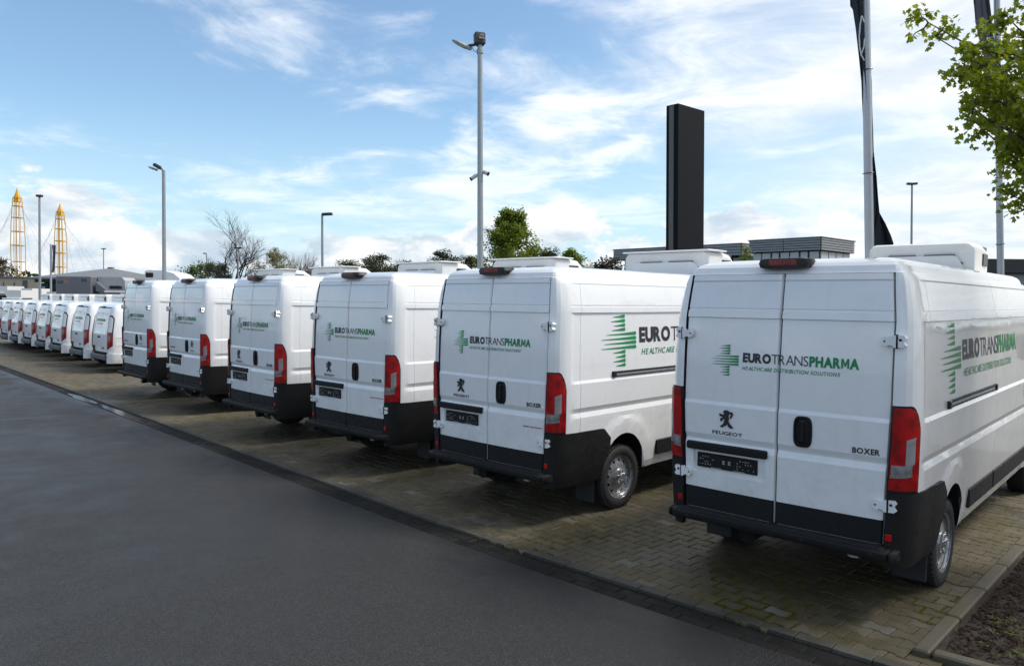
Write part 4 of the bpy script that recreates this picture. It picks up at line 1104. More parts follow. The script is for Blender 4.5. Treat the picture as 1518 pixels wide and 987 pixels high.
def leafy_tree(name, label, base, height, radius, seed, leafm, barkm, nleaf, leaf_l, kind='quad', trunk_h=.25, shape='oval', tips=None, group=None, cat='tree', trunk_r=.09, lean=None, twig=9.0):
    r = random.Random(seed); base = Vector(base)
    root = thing(name, label, cat, base, 0, group)
    tb = MB(); cr = MB(); top = Vector((0, 0, height * .93)) if lean is None else Vector(lean)
    tp = limb(tb, (0, 0, -.05), top, trunk_r, trunk_r * .2, r, .03, 8, n=8)
    def trunk_at(z):
        t = max(0, min(.999, z / top.z)) * 8; i = int(t); return tp[i].lerp(tp[i + 1], t - i)
    ends = []
    if tips is None:
        tips = []
        for k in range(70):
            t = r.uniform(trunk_h + .02, .98); a = r.uniform(0, 6.28)
            env = {'oval': math.sin(math.pi * min(1, max(.05, (t - trunk_h + .12) / (1.10 - trunk_h)))) ** .8, 'cone': (1.06 - t) ** .75, 'bush': math.sqrt(max(.02, 1 - (t * .98) ** 2))}[shape]
            rr = radius * env * r.uniform(.78, 1.08); tips.append((rr * math.cos(a), rr * math.sin(a), height * t))
    for q in tips:
        q = Vector(q); hd = math.hypot(q.x, q.y); zs = max(height * trunk_h * .8, q.z - hd * r.uniform(.5, 1.0)); p = trunk_at(zs)
        pts = limb(tb, p, q, trunk_r * .26, .004, r, .06, 5, .05, 5)
        for i in range(1, 6):
            for _ in range(2 if i > 1 else 1):
                e = pts[i] + Vector((r.gauss(0, 1), r.gauss(0, 1), r.gauss(.2, .8))).normalized() * min((q - p).length, twig) * r.uniform(.12, .28)
                pp = limb(tb, pts[i], e, .008, .003, r, .1, 3, 0, 4); ends += [(pp[2], .7), (pp[3], 1)]
            ends.append((pts[i], .6 if i < 4 else 1))
    while nleaf > 0:
        p, wgt = r.choice(ends)
        if r.random() > wgt: continue
        nsub = r.randint(3, 6); c = p + Vector((r.gauss(0, 1), r.gauss(0, 1), r.gauss(0, .8))) * leaf_l * .75
        for _ in range(nsub):
            d = Vector((r.gauss(0, 1), r.gauss(0, 1), r.gauss(-.25, .8))).normalized()
            add_leaf(cr, c + d * leaf_l * .25 + Vector((r.gauss(0, 1), r.gauss(0, 1), r.gauss(0, 1))) * leaf_l * .42, d, leaf_l * r.uniform(.6, 1.15), kind, r)
        nleaf -= nsub
    tb.build('trunk', barkm, root, 60); cr.build('crown', leafm, root, None)
    return root
def bare_tree(name, label, base, height, spread, seed, barkm, r0=.16, depth=5, stems=1, group=None, cat='tree'):
    r = random.Random(seed); root = thing(name, label, cat, base, 0, group); tr = MB(); tw = MB()
    def grow(p, d, L, rad, k):
        q = p + d * L; pts = limb(tr if k > depth - 3 else tw, p, q, rad, rad * .62, r, .10, 3, .02, 6 if k > 2 else 3)
        if k == 0: return
        nch = 3 if k < depth else 2
        for i in range(nch + (1 if r.random() < .6 else 0)):
            t = r.uniform(.45, 1.0); s_ = pts[0].lerp(pts[3], t) if i else pts[3]
            ax = Vector((r.gauss(0, 1), r.gauss(0, 1), r.gauss(.1, .5))).normalized()
            dd = (d + ax * spread * r.uniform(.6, 1.25) + Vector((0, 0, .10))).normalized()
            grow(s_, dd, L * r.uniform(.62, .80), rad * r.uniform(.48, .62), k - 1)
    for s_ in range(stems):
        d = Vector((r.gauss(0, .25) * (stems > 1), r.gauss(0, .25) * (stems > 1), 1)).normalized()
        grow(Vector((r.gauss(0, .3) * (stems > 1), r.gauss(0, .3) * (stems > 1), 0)), d, height * .30, r0, depth)
    tr.build('trunk', barkm, root, 60); tw.build('twigs', barkm, root, 60)
    return root
def pine(name, label, base, height, radius, seed, nclump=46, group=None, leafm=None, trunk_h=.3, leaf=.15):
    r = random.Random(seed); root = thing(name, label, 'tree', base, 0, group); tb = MB(); cr = MB()
    tp = limb(tb, (0, 0, -.1), (r.gauss(0, .2), r.gauss(0, .2), height * .97), height * .022, .03, r, .04, 6)
    for _ in range(nclump):
        t = r.uniform(trunk_h, 1.0); a = r.uniform(0, 6.28); rr = radius * (1.05 - t) ** .5 * r.uniform(.35, 1.1) * 1.25
        c = Vector((rr * math.cos(a), rr * math.sin(a), height * t)); limb(tb, (0, 0, height * t * .93), c, .05, .02, r, .08, 3, 0, 4)
        sx = radius * r.uniform(.22, .42); sz = sx * r.uniform(.32, .55)
        for _ in range(150):
            q = Vector((r.gauss(0, 1), r.gauss(0, 1), r.gauss(0, 1))).normalized() * r.random() ** .45 * 1.5; p = c + Vector((q.x * sx, q.y * sx, q.z * sz))
            d = Vector((r.gauss(0, 1), r.gauss(0, 1), r.gauss(.5, .7))).normalized(); add_leaf(cr, p, d, leaf * r.uniform(.7, 1.5), 'quad', r)
    tb.build('trunk', BARK, root, 60); cr.build('crown', leafm or PINE, root, None); return root
def base_at(px, d): p = at(px, 440, d); return Vector((p.x, p.y, -.02))

# maple overhanging from the bed on the right
mbase = Vector((-1.15, 3.55, .05))
tipw = [(1352, 42, 6.3), (1362, 62, 6.5), (1385, 120, 6.4), (1388, 158, 6.5), (1400, 100, 6.6), (1402, 186, 6.4), (1428, 78, 6.2), (1430, 200, 6.6), (1440, 150, 6.3), (1455, 236, 6.5), (1460, 120, 6.1), (1478, 30, 6.5), (1475, 245, 6.6), (1490, 200, 6.2), (1500, 300, 6.3), (1505, 90, 6.6), (1515, 265, 6.0), (1522, 318, 6.4), (1530, 10, 6.2), (1540, 180, 6.0), (1550, 250, 6.6), (1560, 90, 6.8), (1490, -40, 6.5), (1460, 60, 6.8), (1450, 190, 6.9), (1420, 130, 6.9),
        (1480, 140, 6.7), (1495, 165, 7.0), (1512, 140, 6.9), (1508, 215, 6.8), (1470, 180, 7.0), (1485, 80, 7.0), (1520, 40, 7.2), (1445, 110, 6.6), (1535, 120, 6.4), (1528, 225, 7.0)]
tips = [at(q[0] + 42 * (1 - sm(q[0], 1380, 1530)) - (18 if q[1] < 70 and q[0] < 1370 else 0), q[1] - 8, q[2]) - mbase for q in tipw]
rm = random.Random(3)
for k in range(46):
    a = rm.uniform(-1.9, 1.9); rr = rm.uniform(.8, 1.9); tips.append(Vector((.2 + rr * math.cos(a), .1 + rr * math.sin(a), rm.uniform(3.0, 6.2))))
leafy_tree('maple_tree', 'young green maple reaching in over the soil bed from the right', mbase, 6.6, 2.0, 5, MAPLE, BARK, 26000, .052, 'maple', .35, tips=tips, trunk_r=.075, twig=.62)

leafy_tree('maple_tree', 'bright green conical maple behind the tall double-headed lamp post', base_at(757, 40), 7.0, 2.9, 8, FRESH, BARK, 30000, .13, 'quad', .44, 'cone', trunk_r=.10)
leafy_tree('maple_tree', 'rounded low green maple between the conical maple and the grey building', base_at(846, 46), 5.3, 1.6, 9, FRESH, BARK, 12000, .14, 'quad', .30, 'oval', trunk_r=.09)
bare_tree('bare_tree', 'large bare tree with spreading black branches above the white vans', base_at(352, 60), 9.2, .86, 31, simple('dark_bark', (.030, .026, .024), .9), .20, 6)
leafy_tree('flowering_shrub', 'round pale blossoming shrub beside the large bare tree', base_at(409, 62), 6.3, 2.1, 12, BLOSSOM, GRBARK, 9000, .13, 'quad', .25, 'oval', cat='shrub')
for k, (px, d, h) in enumerate(((434, 66, 7.6), (450, 64, 7.4), (468, 66, 7.2))):
    bare_tree('bare_shrub', ['bare grey shrub next to the pale blossoming shrub', 'middle one of three bare grey shrubs', 'bare grey shrub next to the short lamp post'][k], base_at(px, d), h, .50, 40 + k, GRBARK, .06, 4, 4, 'bare grey shrubs behind the vans', 'shrub')
for k, (px, d, ytop, rad, lab) in enumerate(((517, 92, 387, 1.9, 'small low pine just right of the short lamp post'), (548, 90, 385, 2.3, 'flat topped dark pine, widest of the pine clump'), (566, 92, 379, 2.3, 'tallest dark pine of the pine clump'), (588, 94, 384, 2.2, 'dark pine at the far end of the pine clump'), (605, 95, 386, 1.6, 'thin dark pine beside a white cooling unit'), (655, 80, 374, 1.6, 'upright dark pine halfway between the pine clump and the tall lamp post'), (671, 82, 384, 1.5, 'low dark pine beside the upright pine'), (694, 84, 384, 1.7, 'dark round pine next to the tall lamp post'), (812, 70, 372, 1.6, 'dark tree peeping out behind the rounded maple'))):
    zt = at(px, ytop, d).z
    pine('pine_tree', lab, base_at(px, d), zt, rad, 60 + k, group='dark pines on the skyline', trunk_h=.25)
pine('dark_tree', 'dark brown leafless-looking tree beside the grey building', base_at(895, 58), at(895, 382, 58).z, 1.7, 81, 40, leafm=DARKL, trunk_h=.2, leaf=.16)
bare_tree('bare_tree', 'bare twiggy tree behind the dark tree near the grey building', base_at(878, 62), 6.3, .55, 83, GRBARK, .08, 5)
bare_tree('bare_tree', 'thin bare tree rising behind the pine clump', base_at(572, 98), 7.6, .5, 85, GRBARK, .07, 5)
bare_tree('bare_tree', 'thin bare tree rising behind the upright pine', base_at(662, 86), 7.5, .5, 86, GRBARK, .07, 5)
for k, (px, lab, mt) in enumerate(((272, 'yellow green conifer at the end of the hedge row', HEDGE), (285, 'yellow green conifer second in the hedge row', HEDGE), (298, 'yellow green conifer in the middle of the hedge row', HEDGE), (311, 'yellow green conifer next to the dark conifer', HEDGE), (323, 'dark conifer between the hedge row and the bare tree', PINE), (333, 'dark conifer nearest the bare tree trunk', PINE))):
    leafy_tree('conifer', lab, base_at(px, 62 + k), at(px, (398, 396, 394, 393, 390, 393)[k], 62 + k).z * 1.04, .78, 90 + k, mt, BARK, 2600, .17, 'quad', .03, 'bush', group='conifers of the hedge row')
leafy_tree('brown_tree', 'brownish tree behind the beige hall', base_at(2, 130), 8.4, 3.2, 99, BROWNL, BARK, 3500, .35, 'quad', .2, 'oval')
# distant belt of trees closing the horizon
fb = MB(); r = random.Random(77)
for k in range(9000):
    a = r.uniform(0, 6.283); d = r.uniform(230, 300); hh = 7 + 3.5 * mnoise.noise(Vector((math.cos(a) * 9, math.sin(a) * 9, 0)))
    z = r.uniform(-.5, 1) ** 1 * hh; p = Vector((d * math.cos(a), d * math.sin(a), max(0, z)))
    add_leaf(fb, p, Vector((r.gauss(0, 1), r.gauss(0, 1), r.gauss(.4, .6))).normalized(), r.uniform(1.6, 3.4), 'quad', r)
struct(tag(fb.build('treeline', PINE, None, None), 'distant dark belt of trees along the horizon', 'trees'), 'stuff')

# ------------------------------------------------------------------ lamp posts, flags, sign pylon
def leaned(o, bpx, tpx, tpy, d):                     # stand the thing on the ground, tilted to its real slight lean
    b = base_at(bpx, d); t = at(tpx, tpy, d); o.location = b; ax = (t - b).normalized()
    q = Vector((0, 0, 1)).rotation_difference(ax); o.rotation_mode = 'QUATERNION'; o.rotation_quaternion = q
    return (t - b).length
def local_dir(px_vec): return px_vec
def pole_mesh(mb, h, r0, r1, n=14): mb.tube([(0, 0, 0), (0, 0, h * .5), (0, 0, h)], [r0, (r0 + r1) / 2, r1], n, 0)
right_w = Vector((CR.x, CR.y, 0)).normalized(); fwd_w = Vector((CF.x, CF.y, 0)).normalized()
def wbox(mb, c, dims, m=0, bev=.02, yaw=0.0, pitch=0.0, roll=0.0):
    """box whose width runs along the picture's horizontal; c = (right, forward, up)"""
    p = right_w * c[0] + fwd_w * c[1] + Vector((0, 0, c[2]))
    base = Matrix((right_w, fwd_w, Vector((0, 0, 1)))).transposed()
    rot = base @ Matrix.Rotation(yaw, 3, 'Z') @ Matrix.Rotation(pitch, 3, 'X') @ Matrix.Rotation(roll, 3, 'Y')
    mb.box(p, dims, m, bev, rot)
# tall post with two lamps and two cameras
o = thing('lamp_post', 'tall galvanised lamp post with a floodlight, a street lantern and two cameras', 'lamp post')
h = leaned(o, 713.5, 711.5, 74, 20)
m = MB(); pole_mesh(m, h, .092, .064); m.lathe([(.075, h - .10), (.085, h - .10), (.085, h), (.06, h + .02), (.05, h + .20), (.001, h + .20)], 14, 0, 'z'); m.build('pole', GALV, o)
m = MB(); wbox(m, (-.01, 0, h + .27), (.28, .20, .31), 0, .03, yaw=.35, pitch=-.10); fl = m.build('floodlight', ANTHR, o)
m = MB(); wbox(m, (.05, -.115, h + .33), (.12, .03, .055), 0, .008, yaw=.35, pitch=-.10); wbox(m, (.05, -.115, h + .26), (.15, .03, .055), 0, .008, yaw=.35, pitch=-.10); m.build('lens', CLEAR, fl)
m = MB()
rows = []
for t, rr in ((0, .02), (.06, .06), (.18, .085), (.34, .09), (.46, .07), (.54, .05)):
    c = right_w * (-.72 + t * .92) + Vector((0, 0, h + .24 - t * .42)); rows.append([c + fwd_w * (math.cos(a) * rr * 1.2) + Vector((.0, 0, math.sin(a) * rr * .72)) for a in [k * math.pi / 6 for k in range(12)]])
m.quadgrid(rows, 0, close=True); ln = m.build('street_lantern', GALV, o, 40)
m = MB(); m.tube([right_w * -.24 + Vector((0, 0, h + .02)), right_w * -.27 + Vector((0, 0, h + .10)), right_w * -.10 + Vector((0, 0, h + .13)), Vector((0, 0, h + .06))], [.05, .05, .035, .035], 8, 0); m.build('bracket', ANTHR, o)
m = MB(); m.tube([right_w * (-.20 + .16 * k / 6) + Vector((0, 0, h + .06 - .12 * math.sin(math.pi * k / 6))) for k in range(7)], .008, 5, 0); m.build('cable', GREYPL, o)
for sx, dz in ((-.17, -.03), (.15, .05)):
    m = MB(); zc = h - 3.20 + dz
    a = right_w * (sx * .4) + Vector((0, 0, zc + .05)); b = right_w * sx * 1.35 + Vector((0, 0, zc - (.07 if sx < 0 else .02))) - fwd_w * .05
    m.tube([a, a.lerp(b, .4)], [.03, .055], 10, 0); m.tube([a.lerp(b, .35), b], .05, 10, 0); m.tube([b, b + (b - a).normalized() * .02], .056, 10, 1)
    m.build('camera', [ALU, GLOSSB], o)
# left lamp post
o = thing('lamp_post', 'lamp post with an angled floodlight and lantern standing behind the low white vans', 'lamp post')
h = leaned(o, 243.3, 242.6, 254, 36)
m = MB(); pole_mesh(m, h, .10, .075); m.tube([Vector((0, 0, h)), right_w * -.10 + Vector((0, 0, h + .16)), right_w * -.28 + Vector((0, 0, h + .13))], [.075, .06, .05], 8, 0); m.build('pole', GALV, o)
m = MB(); wbox(m, (-.28, 0, h + .22), (.36, .28, .16), 0, .03, roll=.5); m.build('floodlight', ANTHR, o)
m = MB(); rows = []
for t, rr in ((0, .02), (.06, .07), (.25, .10), (.5, .08)):
    c = right_w * (-.72 + t * .8) + Vector((0, 0, h + .20 - t * .3)); rows.append([c + fwd_w * (math.cos(a) * rr * 1.2) + Vector((0, 0, math.sin(a) * rr * .6)) for a in [k * math.pi / 5 for k in range(10)]])
m.quadgrid(rows, 0, close=True); m.build('street_lantern', GALV, o, 40)
def arm_lamp(label, bpx, tpx, tpy, d, rad, heads, group=None):
    o = thing('lamp_post', label, 'lamp post', group=group); h = leaned(o, bpx, tpx, tpy, d)
    m = MB(); pole_mesh(m, h, rad, rad * .7, 10); m.build('pole', GALV, o)
    for s_, l, wd in heads:
        m = MB(); wbox(m, (s_ * l * .5, 0, h + .02), (l, wd, .13 * rad / .08), 0, .02, roll=-.06 * s_); m.build('lamp_head', ANTHR, o)
    return o
arm_lamp('lamp post with one flat head pointing right, by the bare shrubs', 478.3, 477.6, 318, 43, .085, [(1, .56, .3)])
arm_lamp('thin lamp post with a flat cap between the two yellow masts', 58.5, 58.5, 291, 50, .09, [(1, .18, .25), (-1, .18, .25)])
arm_lamp('far lamp post with twin arms, between the flagpole and the maple', 1352, 1352, 273, 50, .085, [(1, .32, .25), (-1, .32, .25)])
arm_lamp('thin distant lamp post above the hip-roofed showroom', 153.5, 153.5, 369, 110, .09, [(1, .3, .3), (-1, .3, .3)])
arm_lamp('short distant lamp post left of the large bare tree', 309, 306, 376, 75, .06, [(-1, .3, .25)])
arm_lamp('twin-headed lamp post in front of the large bare tree', 353, 353, 368, 58, .07, [(1, .28, .3), (-1, .28, .3)])
# flagpoles
def flagpole(label, bpx, tpx, tpy, d, r0, r1, rings):
    o = thing('flagpole', label, 'flagpole'); h = leaned(o, bpx, tpx, tpy, d)
    m = MB(); pole_mesh(m, h, r0, r1, 16); m.build('pole', ALU, o)
    for z in rings:
        q = MB(); q.tube([(math.cos(a) * (r0 * .93 + .012), math.sin(a) * (r0 * .93 + .012), z + .01 * math.sin(a)) for a in [k * math.pi / 8 for k in range(17)]], .006, 5, 0, caps=False); q.build('ring', DKCHROME, o)
    return o, h
def flag(label, pts, d, mat, emblem=None):
    """hanging cloth: pts = (left, right, y) outline rows, folded in depth"""
    m = MB(); rows = []
    r = random.Random(5); n = 14
    for i, (xl, xr, y) in enumerate(pts):
        row = []
        for k in range(n + 1):
            t = k / n; p = at(lerp(xl, xr, t), y, d); p += fwd_w * (.07 * math.sin(t * 9 + i * .5) + .05 * math.sin(t * 17 + i * .9) + .03); row.append(p)
        rows.append(row)
    m.quadgrid(rows, 0); back = [[p + fwd_w * .006 for p in rw] for rw in rows]; m.quadgrid(back, 0, flip=True)
    return tag(m.build('flag', mat, None, 60), label, 'flag')
flagpole('tall white flagpole carrying a dark furled flag, beside the nearest van', 1301.5, 1282, -90, 11, .068, .055, (2.95, 4.15, 5.6, 6.6))
rows = [(1262, 1284, -80), (1264, 1285, -30), (1267, 1286, 4), (1270, 1286, 10), (1272, 1287, 40), (1274, 1289, 80), (1277, 1291, 120), (1280, 1292, 160), (1284, 1294, 200), (1288, 1295, 225), (1292, 1297, 240), (1294, 1300, 262), (1297, 1302, 290), (1299, 1305, 315), (1300, 1311, 332), (1300, 1318, 350), (1300, 1323, 362), (1301, 1319, 366)]
FL = flag('dark navy flag with a pale ring emblem hanging furled along the tall white pole', rows, 11, FLAGM)
m = MB()
def empt(pts, w_):
    m.tube([at(x, y, 10.86) for x, y in pts], w_, 5, 0)
empt([(1277.5, 24), (1275, 38), (1273.8, 55), (1274.5, 70), (1277, 82), (1281.5, 90)], .010); empt([(1277.5, 24), (1281, 33)], .008); empt([(1277, 80), (1280.5, 70), (1281.5, 58)], .008)
m.build('emblem', simple('emblem_pale', (.5, .52, .54), .5), FL)
flagpole('grey flagpole half hidden by the maple leaves', 1494, 1477, -60, 14, .062, .05, (3.4, 4.6, 5.8))
flag('grey flag hanging furled on the pole behind the maple', [(1446, 1462, -50), (1449, 1466, 0), (1453, 1470, 30), (1459, 1474, 60), (1467, 1478, 100), (1474, 1482, 150), (1480, 1486, 190), (1485, 1488, 215)], 13.9, FLAGG)
flagpole('short white flagpole in front of the hip-roofed showroom', 75, 75.3, 362, 55, .075, .06, ())
flag('narrow grey banner flag by the hip-roofed showroom', [(76.5, 82, 363), (76.5, 82, 372), (76.5, 81.5, 385), (76.5, 81, 398), (76.5, 79, 404)], 55, FLAGG)
# black sign pylon
o = thing('sign_pylon', 'tall blank black sign pylon behind the second van', 'sign')
h = leaned(o, 1017, 1016.5, 161, 22)
def rect_prism(mb, w_, d_, z0, z1, m=0, cx=0, cy=0, bev=.01): mb.box((cx, cy, (z0 + z1) / 2), (w_, d_, z1 - z0), m, bev)
m = MB(); rect_prism(m, .40, 1.30, 0, h, 0); m.build('panel', PYLON, o)
m = MB(); rect_prism(m, .02, .10, .3, h - .02, 0, -.205, -.30); rect_prism(m, .16, .02, .3, h - .03, 0, -.02, -.655); m.build('edge_strip', simple('pylon_strip', (.085, .085, .085), .35), o)
m = MB(); rect_prism(m, .52, 1.42, 0, .35, 0); m.build('plinth', ANTHR, o)

# ------------------------------------------------------------------ buildings
def oriented(name, label, cat, px, d, yaw):
    o = thing(name, label, cat, base_at(px, d), yaw); return o
PIC_YAW = math.atan2(CR.y, CR.x)                      # x axis along the picture's horizontal
# grey office building
def clad(root, name, x0, x1, y0, y1, z0, z1, bands=5, joints=3):
    m = MB(); m.box(((x0 + x1) / 2, (y0 + y1) / 2, (z0 + z1) / 2), (x1 - x0, y1 - y0, z1 - z0), 0, .01); wl = m.build(name, ANTHR, root)
    hgt = (z1 - z0) / bands
    for b in range(bands):
        zc = z0 + hgt * (b + .5)
        L = (x1 - x0) / joints
        for j in range(joints):
            q = MB(); q.box((x0 + L * (j + .5), y0 - .03, zc), (L - .03, .05, hgt - .035), 0, .008); q.build('cladding_panel', CLADG, wl)
        q = MB(); q.box((x1 + .03, (y0 + y1) / 2, zc), (.05, (y1 - y0) - .03, hgt - .035), 0, .008); q.build('cladding_panel', CLADG, wl)
        q = MB(); q.box((x0 - .03, (y0 + y1) / 2, zc), (.05, (y1 - y0) - .03, hgt - .035), 0, .008); q.build('cladding_panel', CLADG, wl)
    q = MB(); q.box(((x0 + x1) / 2, (y0 + y1) / 2, z1 + .03), (x1 - x0 + .16, y1 - y0 + .16, .06), 0, .01); q.build('roof_edge', SLATE, wl)
    return wl
def X_at(px, d): return (px - 759.0) / FPX * d
def x_on(px, yw):                                     # world x where the column px meets the plane y = yw
    r = CF + CR * ((px - 759.0) / FPX); return CAM_LOC.x + r.x * (yw - CAM_LOC.y) / r.y
def y_on(px, xw):
    r = CF + CR * ((px - 759.0) / FPX); return CAM_LOC.y + r.y * (xw - CAM_LOC.x) / r.x
def z_on(px, py, yw):
    r = CF + CR * ((px - 759.0) / FPX) - CU * ((py - 493.5) / FPX); return CAM_LOC.z + r.z * (yw - CAM_LOC.y) / r.y
YT, YL = 37.0, 42.0
gb = thing('office_building', 'grey clad two-part office building behind the sign pylon', 'building', (x_on(1108, YT), YT, -.02))
ox, oy = gb.location.x, gb.location.y
low0, low1 = x_on(908, YL) - ox, x_on(1096, YL) - ox; t0, t1 = 0.0, x_on(1213, YT) - ox
tz1, tz0 = z_on(1160, 354.5, YT), z_on(1160, 372.5, YT); lz1, lz0 = z_on(1000, 366, YL), z_on(1000, 382, YL)
yb = y_on(1262, x_on(1213, YT)) - oy
clad(gb, 'low_wall', low0, low1, YL - oy, YL - oy + 12, lz0, lz1, 4, 4)
clad(gb, 'tower_wall', t0, t1, 0, yb, tz0, tz1, 5, 2)
m = MB(); m.box(((low0 + low1) / 2 + .2, YL - oy + 6.5, lz0 / 2), (low1 - low0 - .5, 11.4, lz0), 0, .01); wl = m.build('ground_floor', ANTHR, gb)
for k in range(11):
    q = MB(); w_ = (low1 - low0 - .6) / 11; q.box((low0 + .45 + w_ * (k + .5), YL - oy + .76, lz0 - 1.25), (w_ - .14, .08, 2.3), 0, .01); q.build('window', PALEG, wl)
m = MB(); m.box(((t0 + t1) / 2, yb / 2, tz0 / 2), (t1 - t0 - .3, yb - .4, tz0), 0, .01); wl = m.build('tower_ground_floor', ANTHR, gb)
WB = simple('white_blind', (.5, .52, .52), .5)
for k in range(7):
    w_ = (t1 - t0 - .3) / 7
    q = MB(); q.box((t0 + .15 + w_ * (k + .5), .17, tz0 - .75), (w_ - (.18 if k % 3 == 2 else .07), .08, 1.4), 0, .01); q.build('window', WB, wl)
for k in range(4):
    w_ = (yb - .5) / 4; q = MB(); q.box((t1 - .13, .25 + w_ * (k + .5), tz0 - .75), (.08, w_ - .10, 1.4), 0, .01); q.build('window', WB, wl)
m = MB(); m.box((-1.2, YL - oy + 2.0, lz1 / 2 - .35), (2.6, 3.6, lz1 - .7), 0, .02); m.build('link_block', ANTHR, gb)
# small shrub on the terrace
leafy_tree('terrace_shrub', 'small green shrub against the grey office building', at(1104, 440, 42) * 1.0 - Vector((0, 0, 2.3)), at(1104, 369, 42).z, .55, 121, FRESH, BARK, 1400, .13, 'quad', .3, 'oval', cat='shrub')
# dark low building on the right
D2 = 44
db = oriented('hall_building', 'long low dark building with a flat roof at the right edge', 'building', 759, D2, PIC_YAW)
x0, x1 = X_at(1452, D2), X_at(1640, D2); zt = at(1485, 383, D2).z; zm = at(1485, 404, D2).z
m = MB(); m.box(((x0 + x1) / 2, 8, (zt + zm) / 2), (x1 - x0, 16, zt - zm), 0, .02); m.build('fascia', simple('dark_fascia', (.022, .023, .026), .5), db)
m = MB(); m.box(((x0 + x1) / 2, 8.2, zm / 2), (x1 - x0 - .6, 15.4, zm), 0, .02); wl = m.build('wall', CLADG, db)
for k in range(4):
    w_ = (x1 - x0 - 1) / 4; q = MB(); q.box((x0 + .5 + w_ * (k + .5), .45, zm * .45), (w_ - .3, .1, zm * .7), 0, .01); q.build('window', GLASS, wl)
m = MB(); m.box((x0 - 1.2, 3, zm / 2 + .1), (2.4, 5, zm + .1), 0, .02); m.build('annexe', CLADG, db)
# hip-roofed showroom, left
D3 = 70
sh = oriented('showroom', 'showroom with a grey hipped roof and dark green glass behind the low vans', 'building', 759, D3, PIC_YAW)
xl, xr = X_at(44, D3), X_at(188, D3); ze = at(60, 411, D3).z; za = at(122, 394, D3).z
Lx = xr - xl; cx = (xl + xr) / 2; ey = .0
m = MB(); ap = (X_at(121.5, D3), 5.2, za); ov = .0
E4 = [(xl, -.2, ze), (xr, -.6, ze + .02), (xr + .4, 10.6, ze), (xl + .2, 10.6, ze)]
m.add(E4 + [(ap[0] - .05, ap[1], ap[2]), (ap[0] + .05, ap[1], ap[2])] + [(x, y, z - .16) for x, y, z in E4], [[0, 1, 5, 4], [1, 2, 5], [2, 3, 4, 5], [3, 0, 4], [0, 6, 7, 1], [1, 7, 8, 2], [2, 8, 9, 3], [3, 9, 6, 0], [9, 8, 7, 6]]); m.build('roof', SLATE, sh, 20)
m = MB(); m.box(ap, (.5, .4, .22), 0, .03); m.build('roof_cap', SLATE, sh)
m = MB(); m.box((cx, 5.2, ze - .25), (Lx - .5, 9.6, .35), 0, .02); m.box((cx, 5.4, ze / 2), (Lx - 1.4, 8.6, ze - .3), 0, .02); wl = m.build('wall', ANTHR, sh)
for k in range(9):
    w_ = (Lx - 1.0) / 9; q = MB(); q.box((xl + .5 + w_ * (k + .5), .72, ze / 2 - .15), (w_ - .07, .06, ze - .7), 0, .01); q.build('window', GREENG, wl)
for k in range(2):
    q = MB(); q.box((X_at(53 + k * 6, D3), .66, ze - 1.0), (.26, .04, .40), 0, .005); q.build('notice', simple('notice_blue', (.35, .5, .62), .5), wl)
# beige hall, far left
D4 = 95
bh = oriented('beige_hall', 'long flat-roofed beige hall at the left edge', 'building', 759, D4, PIC_YAW)
x0, x1 = X_at(-60, D4), X_at(58, D4); zt = at(20, 412, D4).z
m = MB(); m.box(((x0 + x1) / 2, 9, zt / 2), (x1 - x0, 18, zt), 0, .03); wl = m.build('wall', BEIGE, bh)
q = MB(); q.box(((x0 + x1) / 2, 9, zt + .08), (x1 - x0 + .3, 18.3, .18), 0, .02); q.build('roof_edge', SLATE, bh)
for k in range(6):
    q = MB(); q.box((x0 + 1 + (x1 - x0 - 2) / 6 * (k + .5), -.02, zt * .45), (.10, .10, zt * .86), 0, .01); q.build('downpipe', GREYPL, wl)
q = MB(); q.box((X_at(38.5, D4), -.06, zt - 1.0), (.55, .10, 1.5), 0, .02); q.build('louvre', GREYPL, wl)
# yellow cable masts
def mast(label, px, ytop, d, wpx):
    b = base_at(px, d); zt = at(px, ytop, d).z; o = thing('cable_mast', label, 'mast', b, PIC_YAW, 'yellow lattice masts of a far hall')
    wm = wpx / FPX * d / 2
    def hwid(t): return wm * interp([(0, .72), (.3, .95), (.5, 1.0), (.7, .88), (.87, .66), (.91, .60), (1, .03)], t)
    m = MB(); rr = .085 * d / 200
    for sx, sy in ((-1, -1), (1, -1), (1, 1), (-1, 1), (0, -1.05), (0, 1.05), (-.35, -1.0), (.35, -1.0)):
        m.tube([(sx * hwid(k / 20), sy * hwid(k / 20), zt * k / 20) for k in range(19)] + [(sx * hwid(.95) * .5, sy * hwid(.95) * .5, zt * .95)], rr * (1.2 if abs(sx) == 1 else .7), 5, 0)
    m.build('upright', MASTY, o)
    for t in (.08, .22, .36, .50, .62, .74, .84, .91):
        q = MB(); w_ = hwid(t)
        for a, c in (((-w_, -w_), (w_, -w_)), ((w_, -w_), (w_, w_)), ((w_, w_), (-w_, w_)), ((-w_, w_), (-w_, -w_))): q.tube([(a[0], a[1], zt * t), (c[0], c[1], zt * t)], rr * 1.3, 5, 0)
        q.build('cross_bar', MASTY, o)
    q = MB(); q.lathe([(hwid(.88) * 1.2, zt * .875), (hwid(.90) * 1.1, zt * .90), (hwid(.93) * .9, zt * .94), (.03, zt * 1.0)], 8, 0, 'z'); q.build('tip', MASTY, o)
    for sx in (-1, 1):
        for k, (dx, zb) in enumerate(((5.5, .28), (9.5, .18), (14, .05), (18, .0))):
            q = MB(); q.tube([(sx * hwid(.88), 0, zt * (.90 - .03 * k)), (sx * dx * zt / 30 * 1.05, (k - 1.5) * 2.0, zt * zb)], .017 * d / 200, 4, 0); q.build('stay_cable', GREYPL, o)
mast('taller yellow lattice mast at the left edge', 28.2, 278, 200, 13.5)
mast('shorter yellow lattice mast behind the showroom roof', 91, 301, 215, 12.0)

